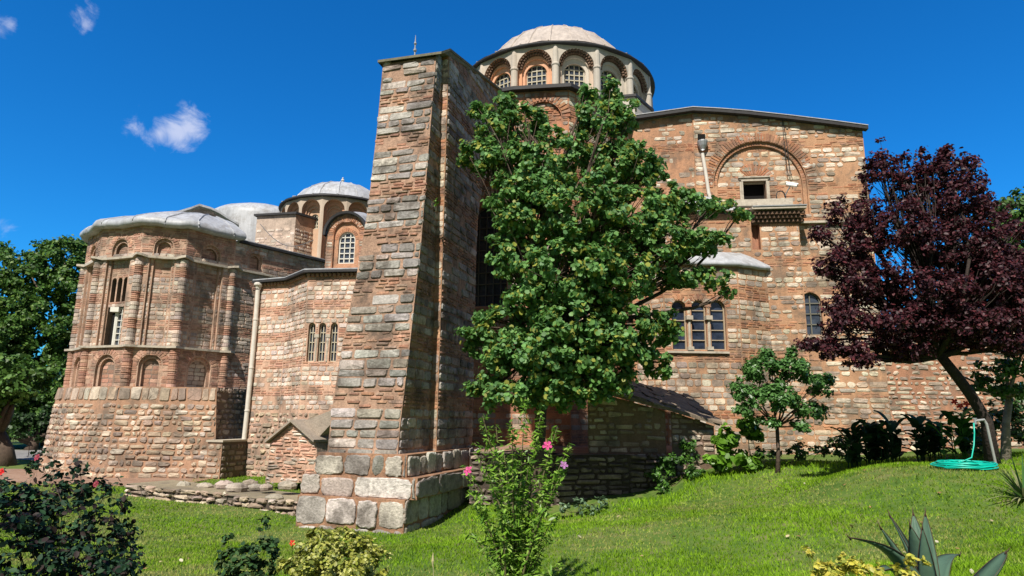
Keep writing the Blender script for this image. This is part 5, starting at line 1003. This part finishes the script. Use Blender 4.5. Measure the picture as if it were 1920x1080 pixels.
# thin shoots near the hibiscus, stalk of dry grass
for (px, py, Y, lab) in ((812, 1036, 5.2, 'single straw coloured grass stalk in front of the buttress'), ):
    b = gpt(px, 1090, Y); T = at(px, py, Y); gs = empty('grass_stalk', tuple(b), lab, 'plant'); mb = MB().mat(mat('straw', .8, None, None, 0, col=(.42, .37, .2))); tube(mb, [b, (b+T)/2+[.01, 0, 0], T], [.003, .003, .002], 5); tube(mb, [T-[0, 0, .10], T-[0, 0, .06], T], [.002, .011, .002], 6); mb.build('stem', gs)
# yellow shrub and agave at the lower right
b = gpt(1640, 1110, 3.9); bush('yellow_bush', b, [(1540, 1062, 3.9, .08, .1, .07), (1580, 1058, 3.9, .09, .1, .08), (1620, 1075, 3.8, .14, .14, .08), (1690, 1080, 3.8, .14, .14, .07), (1720, 1058, 3.9, .06, .08, .06), (1560, 1080, 3.8, .14, .14, .08), (1515, 1040, 4., .03, .04, .05)], 'sparse bright yellow shrub in front of the agave, lower right', leafmat('yellow_leaf'), [(.5, .44, .05), (.58, .52, .09), (.42, .40, .05), (.3, .33, .05)], .03, 170, 12, .035, r=.006, up=.6)
ag = empty('agave', tuple(gpt(1740, 1130, 4.4)), 'grey green agave with long pointed leaves at the lower right', 'agave'); AB = np.array(ag.location)+[0, 0, .02]
mb_m = mat('agave_leaf', .45, (6, .12), (30, .06), .1, 20, col=(.07, .125, .085), spec=.12); edge = mat('agave_spine', .6, None, None, 0, col=(.07, .04, .025))
for (px, py, Yt, wd, bd) in [(1592, 1008, 4.1, .11, .10), (1650, 988, 4.4, .10, .02), (1668, 966, 4.5, .14, .03), (1712, 962, 4.65, .12, 0), (1735, 962, 4.55, .10, -.03), (1706, 985, 4.3, .13, .02), (1730, 992, 4.2, .09, -.05), (1888, 1034, 4.4, .12, -.14), (1800, 1040, 4.9, .11, .1), (1640, 1075, 3.9, .12, .05), (1830, 1085, 4., .12, .05), (1700, 1110, 3.8, .12, .05)]:
    T = at(px, py, Yt); d = T-AB; hd = np.array([d[0], d[1], 0]); hl = np.linalg.norm(hd)+1e-6; hd /= hl; sd_ = np.cross(hd, (0, 0, 1)); sd_ = sd_ if abs(sd_[0])+abs(sd_[1]) > 0 else np.array([1, 0, 0]); vs = []; n = 12
    arch_ = .22*hl if py > 1000 else .04
    for k in range(n+1):
        t = k/n; c = AB+d*t+np.array([0, 0, arch_*math.sin(math.pi*t)])+hd*(-bd*math.sin(math.pi*t)); wdt = wd*1.5*(.55+.75*t*1.3 if t < .4 else 1.0)*(1-t**2.2)*.5+.002; nr = np.cross(sd_, d/np.linalg.norm(d)); th = .016*(1-t)+.003
        for (s, e) in ((-1, .35), (-.5, .08), (0, 0), (.5, .08), (1, .35)): vs.append(c+sd_*wdt*s+nr*(e*wdt)+nr*th*.5)
        for (s, e) in ((.6, .12), (0, 0), (-.6, .12)): vs.append(c+sd_*wdt*s+nr*(e*wdt)-nr*th)
    mb = MB().mat(mb_m); mb.smooth = True; mb.add(vs, [(i*8+k, i*8+(k+1) % 8, i*8+8+(k+1) % 8, i*8+8+k) for i in range(n) for k in range(8)]); mb.mat(edge); tube(mb, [T-d/np.linalg.norm(d)*.02, T+d/np.linalg.norm(d)*.04], [.006, .001], 5)
    for sgn in (0, 4):
        tube(mb, [vs[k*8+sgn] for k in range(n+1)], .0022, 4)
    mb.build('leaf', ag)
# ------------------------------------------------------------------ dry stone retaining wall under the tree
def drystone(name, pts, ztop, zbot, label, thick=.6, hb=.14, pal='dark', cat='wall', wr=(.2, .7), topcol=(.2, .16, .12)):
    r = empty(name, (pts[0][0], pts[0][1], zbot[0]), label, cat); mb = MB().mat(M_GREY if pal != 'rubble' else M_STONE)
    for i in range(len(pts)-1):
        w = wall_pts((*pts[i], 0), (*pts[i+1], 0)); L = dist(pts[i], pts[i+1]); o = [(0, zbot[i]), (L, zbot[i+1]), (L, ztop[i+1]), (0, ztop[i])]; lo = min(zbot[i], zbot[i+1]); hi = max(ztop[i], ztop[i+1])
        masonry(mb, w, o, [], [(lo+k*hb, lo+(k+1)*hb, 'r') for k in range(int((hi-lo)/hb)+1)], pal, wr=wr, gap=.03, depth=(.02, .09), jit=.02, skip=.05, mort=(.06, .045, .035))
        a = np.array([*pts[i], ztop[i]]); b = np.array([*pts[i+1], ztop[i+1]]); mb.add([a+w.n*.05, b+w.n*.05, b-w.n*thick, a-w.n*thick], [(0, 1, 2, 3)], topcol)
    mb.build('stonework', r); return r
p_ = [at(880, 900, 17.4)[:2], at(1040, 900, 16.9)[:2], at(1180, 900, 17.2)[:2], at(1270, 880, 17.6)[:2]]
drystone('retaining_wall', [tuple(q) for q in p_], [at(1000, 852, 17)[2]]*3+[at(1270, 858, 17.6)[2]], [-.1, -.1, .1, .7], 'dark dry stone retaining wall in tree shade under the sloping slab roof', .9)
TER = MB().mat(M_EARTH); zt3 = at(1000, 853, 17)[2]-.01; TER.add([(*p_[0], zt3), (*p_[1], zt3), (*p_[2], zt3), (*p_[3], zt3+.0), (6.2, 22.5, zt3+.1), (-.5, 22., zt3+.1)], [(0, 1, 2, 3, 4, 5)]); o = TER.build('terrace_ground'); tag(o, kind='structure')
# low stone ledges on the left lawn
q_ = [tuple(at(px, 930, Y)[:2]) for px, Y in ((235, 19.4), (330, 18.3), (440, 17.3), (520, 16.6), (590, 16.2))]
drystone('stone_ledge', q_, [.56, .52, .5, .48, .46], [.1, .05, .05, 0, 0], 'low broken stone ledge crossing the lawn between the tower and the buttress', 1.4, .13, 'rubble', cat='ledge', topcol=(.24, .2, .13))
for i, (px, py, Y, R) in enumerate([(262, 897, 20.3, .22), (285, 900, 19.9, .18), (345, 901, 19.4, .2), (385, 903, 19., .15), (422, 900, 18.8, .2), (445, 905, 18.2, .22), (470, 898, 19, .2), (500, 905, 18, .18), (540, 901, 17.8, .2), (515, 925, 16.9, .15), (480, 905, 18.4, .14)]):
    c = gpt(px, py, Y); 
    if px > 300: c[2] = max(c[2], at(px, py+6, Y)[2])-R*.3
    mb = MB().mat(M_STONE); prof = [(.02, -.4), (1, -.3), (1.1, .1), (.95, .38), (.5, .6), (.02, .66)]
    lathe(mb, c, [(r*R, z*R) for r, z in prof], 9, col=vary((.36, .31, .25)), jit=R*.2); sx = random.uniform(.8, 1.5)
    mb.v = [(c[0]+(v[0]-c[0])*sx, v[1], v[2]) for v in mb.v]; o = mb.build('rock'); 
    tag(o, 'pale rough rock lying on the stone ledge below the tower', 'rock', 'rocks along the stone ledge')
# ------------------------------------------------------------------ planting along the church foot
BR_ = [(.12, .26, .02), (.16, .33, .03), (.09, .2, .02)]
bush('vine', gpt(1362, 880, 17), [(1355, 820, 16.9, .3, .3, .22), (1375, 850, 16.8, .35, .3, .25), (1345, 865, 16.8, .3, .3, .2), (1400, 870, 16.8, .35, .3, .15)], 'bright green broad leaved vine at the tip of the slab roof', leafmat('light_leaf'), BR_, .16, 260, 9, .16, 'round', cat='vine')
bush('vine', gpt(1410, 860, 17.4), [(1405, 795, 17.2, .3, .3, .25), (1400, 775, 17.2, .15, .2, .15), (1415, 815, 17.2, .2, .2, .15)], 'smaller bright green vine climbing left of the small young tree', leafmat('light_leaf'), BR_, .15, 130, 7, .14, 'round', cat='vine')
bush('ivy', gpt(1280, 890, 17), [(1290, 850, 17, .3, .3, .35), (1260, 870, 16.9, .35, .3, .3), (1235, 895, 16.8, .3, .25, .25), (1305, 890, 16.7, .3, .25, .2), (1245, 915, 16.5, .25, .2, .12)], 'leafy ivy spilling over the right end of the dark retaining wall', leafmat('small_leaf'), [(.05, .12, .025), (.08, .18, .03), (.1, .24, .03), (.035, .08, .02)], .085, 420, 14, .13, cat='ivy')
bush('low_plant', gpt(1085, 975, 15.9), [(1060, 955, 15.8, .25, .2, .16), (1085, 945, 15.8, .2, .2, .2), (1125, 940, 15.8, .2, .2, .2), (1105, 955, 15.7, .2, .2, .1)], 'small grey green plant at the foot of the dark retaining wall', leafmat('sage_leaf', .2, .5, .3), [(.12, .2, .11), (.16, .25, .14), (.08, .14, .07)], .07, 110, 7, .09, cat='plant')
bush('low_plant', gpt(1480, 862, 16.8), [(1440, 850, 16.8, .4, .3, .16), (1500, 845, 16.9, .5, .3, .2), (1560, 838, 17, .4, .3, .25), (1590, 835, 17, .3, .3, .2)], 'dark leafy ground plants around the small tree trunk', leafmat('small_leaf'), [(.04, .09, .02), (.06, .14, .025), (.03, .06, .02), (.1, .2, .03)], .08, 420, 14, .12, cat='plant')
def canna(name, px0, px1, Y, ytop, n, label, cols, seed):
    c = gpt((px0+px1)/2, 845, Y); r = empty(name, tuple(c), label, 'plant'); PP = []; rs = np.random.default_rng(seed); mb = MB().mat(leafmat('canna_leaf', .25, .6, .15)); mb.smooth = True; st_ = MB().mat(MATS['canna_leaf'])
    for i in range(n):
        g0 = gpt(px0+(px1-px0)*rs.random(), 845, Y+rs.uniform(-.3, .3)); h = (at(px0, ytop, Y)[2]-c[2])*rs.uniform(.7, 1.05); tube(st_, [g0-[0, 0, .05], g0+[rs.uniform(-.06, .06), 0, h*.8]], [.015, .008], 5, cols[0])
        for k in range(5):
            a = rs.uniform(0, 2*math.pi); z = h*(.15+.17*k); L = rs.uniform(.35, .5); w_ = rs.uniform(.09, .13); d = np.array([math.cos(a), math.sin(a), 0]); s = np.cross(d, (0, 0, 1)); o = g0+[0, 0, z]; vs = []; tl_ = rs.uniform(.8, 1.7); cl_ = vary(random.choice(cols), .2)
            for j in range(6):
                t = j/5; q = o+d*L*t*.65+np.array([0, 0, L*(tl_*t*.7-.55*t*t)]); ww_ = w_*math.sin(math.pi*min(.98, t*.9+.1))**.8
                vs += [q-s*ww_+[0, 0, .03], q, q+s*ww_+[0, 0, .03]]
            mb.add(vs, [(j*3+k2, j*3+3+k2, j*3+4+k2, j*3+1+k2) for j in range(5) for k2 in (0, 1)], cl_)
    st_.build('stems', r); mb.build('foliage', r); return r
DK = [(.03, .075, .022), (.045, .10, .028), (.022, .055, .018)]
canna('broad_leaf_plant', 1585, 1690, 15.8, 783, 26, 'dense dark broad leaved plants against the garden wall, left clump', DK, 1)
canna('broad_leaf_plant', 1715, 1765, 15.6, 778, 14, 'dark broad leaved plants in the middle of the bed under the plum tree', DK, 2)
o = canna('broad_leaf_plant', 1765, 1815, 14.8, 765, 10, 'bright green broad leaved plants with orange flowers beside the plum trunk', [(.1, .26, .03), (.07, .18, .025), (.03, .08, .02)], 3)
for px, py in ((1790, 754), (1811, 757), (1800, 762)): flower(o, at(px, py, 14.7), .07, (.7, .16, .03))
bush('hedge', gpt(1840, 845, 15), [(1835, 800, 15.6, .5, .4, .45), (1890, 790, 16, .6, .5, .7), (1930, 770, 16, .6, .5, .9), (1830, 835, 14.6, .4, .3, .2)], 'dark shrubs behind the plum trunk at the right edge', leafmat('small_leaf'), [(.025, .06, .015), (.04, .09, .02), (.06, .13, .03)], .1, 700, 20, .2, cat='hedge')
# yucca at the right edge
yr = empty('yucca', tuple(gpt(1915, 885, 9.6)), 'spiky green yucca cut by the right edge of the picture', 'yucca'); c = np.array(yr.location); mb = MB().mat(leafmat('canna_leaf')); rs = np.random.default_rng(4)
for i in range(46):
    a = rs.uniform(0, 2*math.pi); el = rs.uniform(.3, 1.45); L = rs.uniform(.45, .75); d = np.array([math.cos(a)*math.cos(el), math.sin(a)*math.cos(el), math.sin(el)]); s = np.cross(d, (0, 0, 1)); s /= np.linalg.norm(s); vs = []
    for j in range(6): t = j/5; q = c+d*L*t-np.array([0, 0, .22*t*t*L*math.cos(el)*2]); w_ = .02*(1-t**2)+.001; vs += [q-s*w_, q-[0, 0, .006], q+s*w_]
    mb.add(vs, [(j*3+k, j*3+3+k, j*3+4+k, j*3+1+k) for j in range(5) for k in (0, 1)], vary(random.choice([(.05, .12, .03), (.09, .18, .04), (.25, .26, .12)]), .2))
mb.build('foliage', yr)
# garden hose and standpipe
HP = gpt(1808, 866, 11.6); hz = float(gz(HP[0], HP[1]))
hm = MB().mat(mat('hose_rubber', .4, None, None, 0, col=(.0, .42, .31), spec=.5)); hm.smooth = True
pts = []; rs = np.random.default_rng(5)
for i in range(340):
    a = i*.32; rr = .45-.0007*i+rs.normal(0, .010)+.05*math.sin(i*.045)+.03*math.sin(a*2+i*.02); x = HP[0]+rr*math.cos(a)+.03*math.sin(i*.13); y = HP[1]+rr*1.05*math.sin(a); pts.append((x, y, float(gz(x, y))+.03+.035*(i//20 % 4)*.6+rs.uniform(0, .02)))
SPT = at(1826, 790, 11.9); pts += [tuple(at(1822, 858, 11.75)), tuple(at(1826, 835, 11.85)), tuple(at(1827, 812, 11.9)), tuple(at(1826, 793, 11.9))]
tube(hm, pts, .012, 6); hc = hm.build('garden_hose'); tag(hc, 'turquoise garden hose coiled on the lawn and hung on the tap', 'hose')
sp_ = empty('standpipe', tuple(gpt(1866, 850, 12.1)), 'thin leaning metal standpipe with a tap above the turquoise hose', 'standpipe'); mb = MB().mat(mat('pale_metal', .5, (5, .1), None, 0, col=(.4, .4, .38), metal=.2)); g0 = np.array(sp_.location)
tube(mb, [g0-[0, 0, .1], at(1850, 795, 12.0), at(1845, 787, 12.0), at(1828, 789, 11.9)], .022, 8); mb.build('pipe', sp_)
mb = MB().mat(M_METAL); q = at(1828, 789, 11.9); tube(mb, [q, q-[0, 0, .06]], .022, 8); tube(mb, [q+[-.04, 0, .04], q+[.04, 0, .04]], .009, 6); tube(mb, [q, q+[0, 0, .04]], .01, 6); mb.build('tap', sp_)
# a tuft growing from the buttress wall
bush('wall_weed', S2.p(*S2.uv(815, 385)), [(817, 380, float(S2.p(*S2.uv(815, 385))[1])-.1, .12, .1, .1)], 'small green weed growing out of the buttress edge', leafmat('light_leaf'), BR_, .06, 40, 4, .05, cat='weed')
# tree beside the photographer, outside the frame, whose shade falls on the rose bush
tb = np.array([-7.5, -1.5, 0]); tb[2] = float(gz(tb[0], tb[1])); root = empty('shade_tree', tuple(tb), 'leafy tree just outside the view that shades the rose bush at lower left', 'tree'); mb = MB().mat(M_BARK); tube(mb, [tb-[0, 0, .2], tb+[0, 0, 2.5], tb+[.3, .4, 5]], [.2, .16, .1], 8); PP = []; NN = []
for c, r in (((-6.4, .4, 6.2), (1.7, 1.6, 1.1)), ((-7.2, -.6, 7.0), (1.8, 1.6, 1.2)), ((-5.6, -.6, 6.6), (1.2, 1.2, .9)), ((-7.8, .9, 6.2), (1.5, 1.4, 1.))):
    p, nn, cc = clumpy(c, r, 2600, 30, .4); PP.append(p); NN.append(nn); limb(mb, tb+[.2, .3, 4], c, .08, .02, 6, .1)
mb.build('trunk', root); leaf_mesh('crown', np.concatenate(PP), .17, GRN, leafmat('far_leaf'), root, 'oval', .3, nrm=np.concatenate(NN))
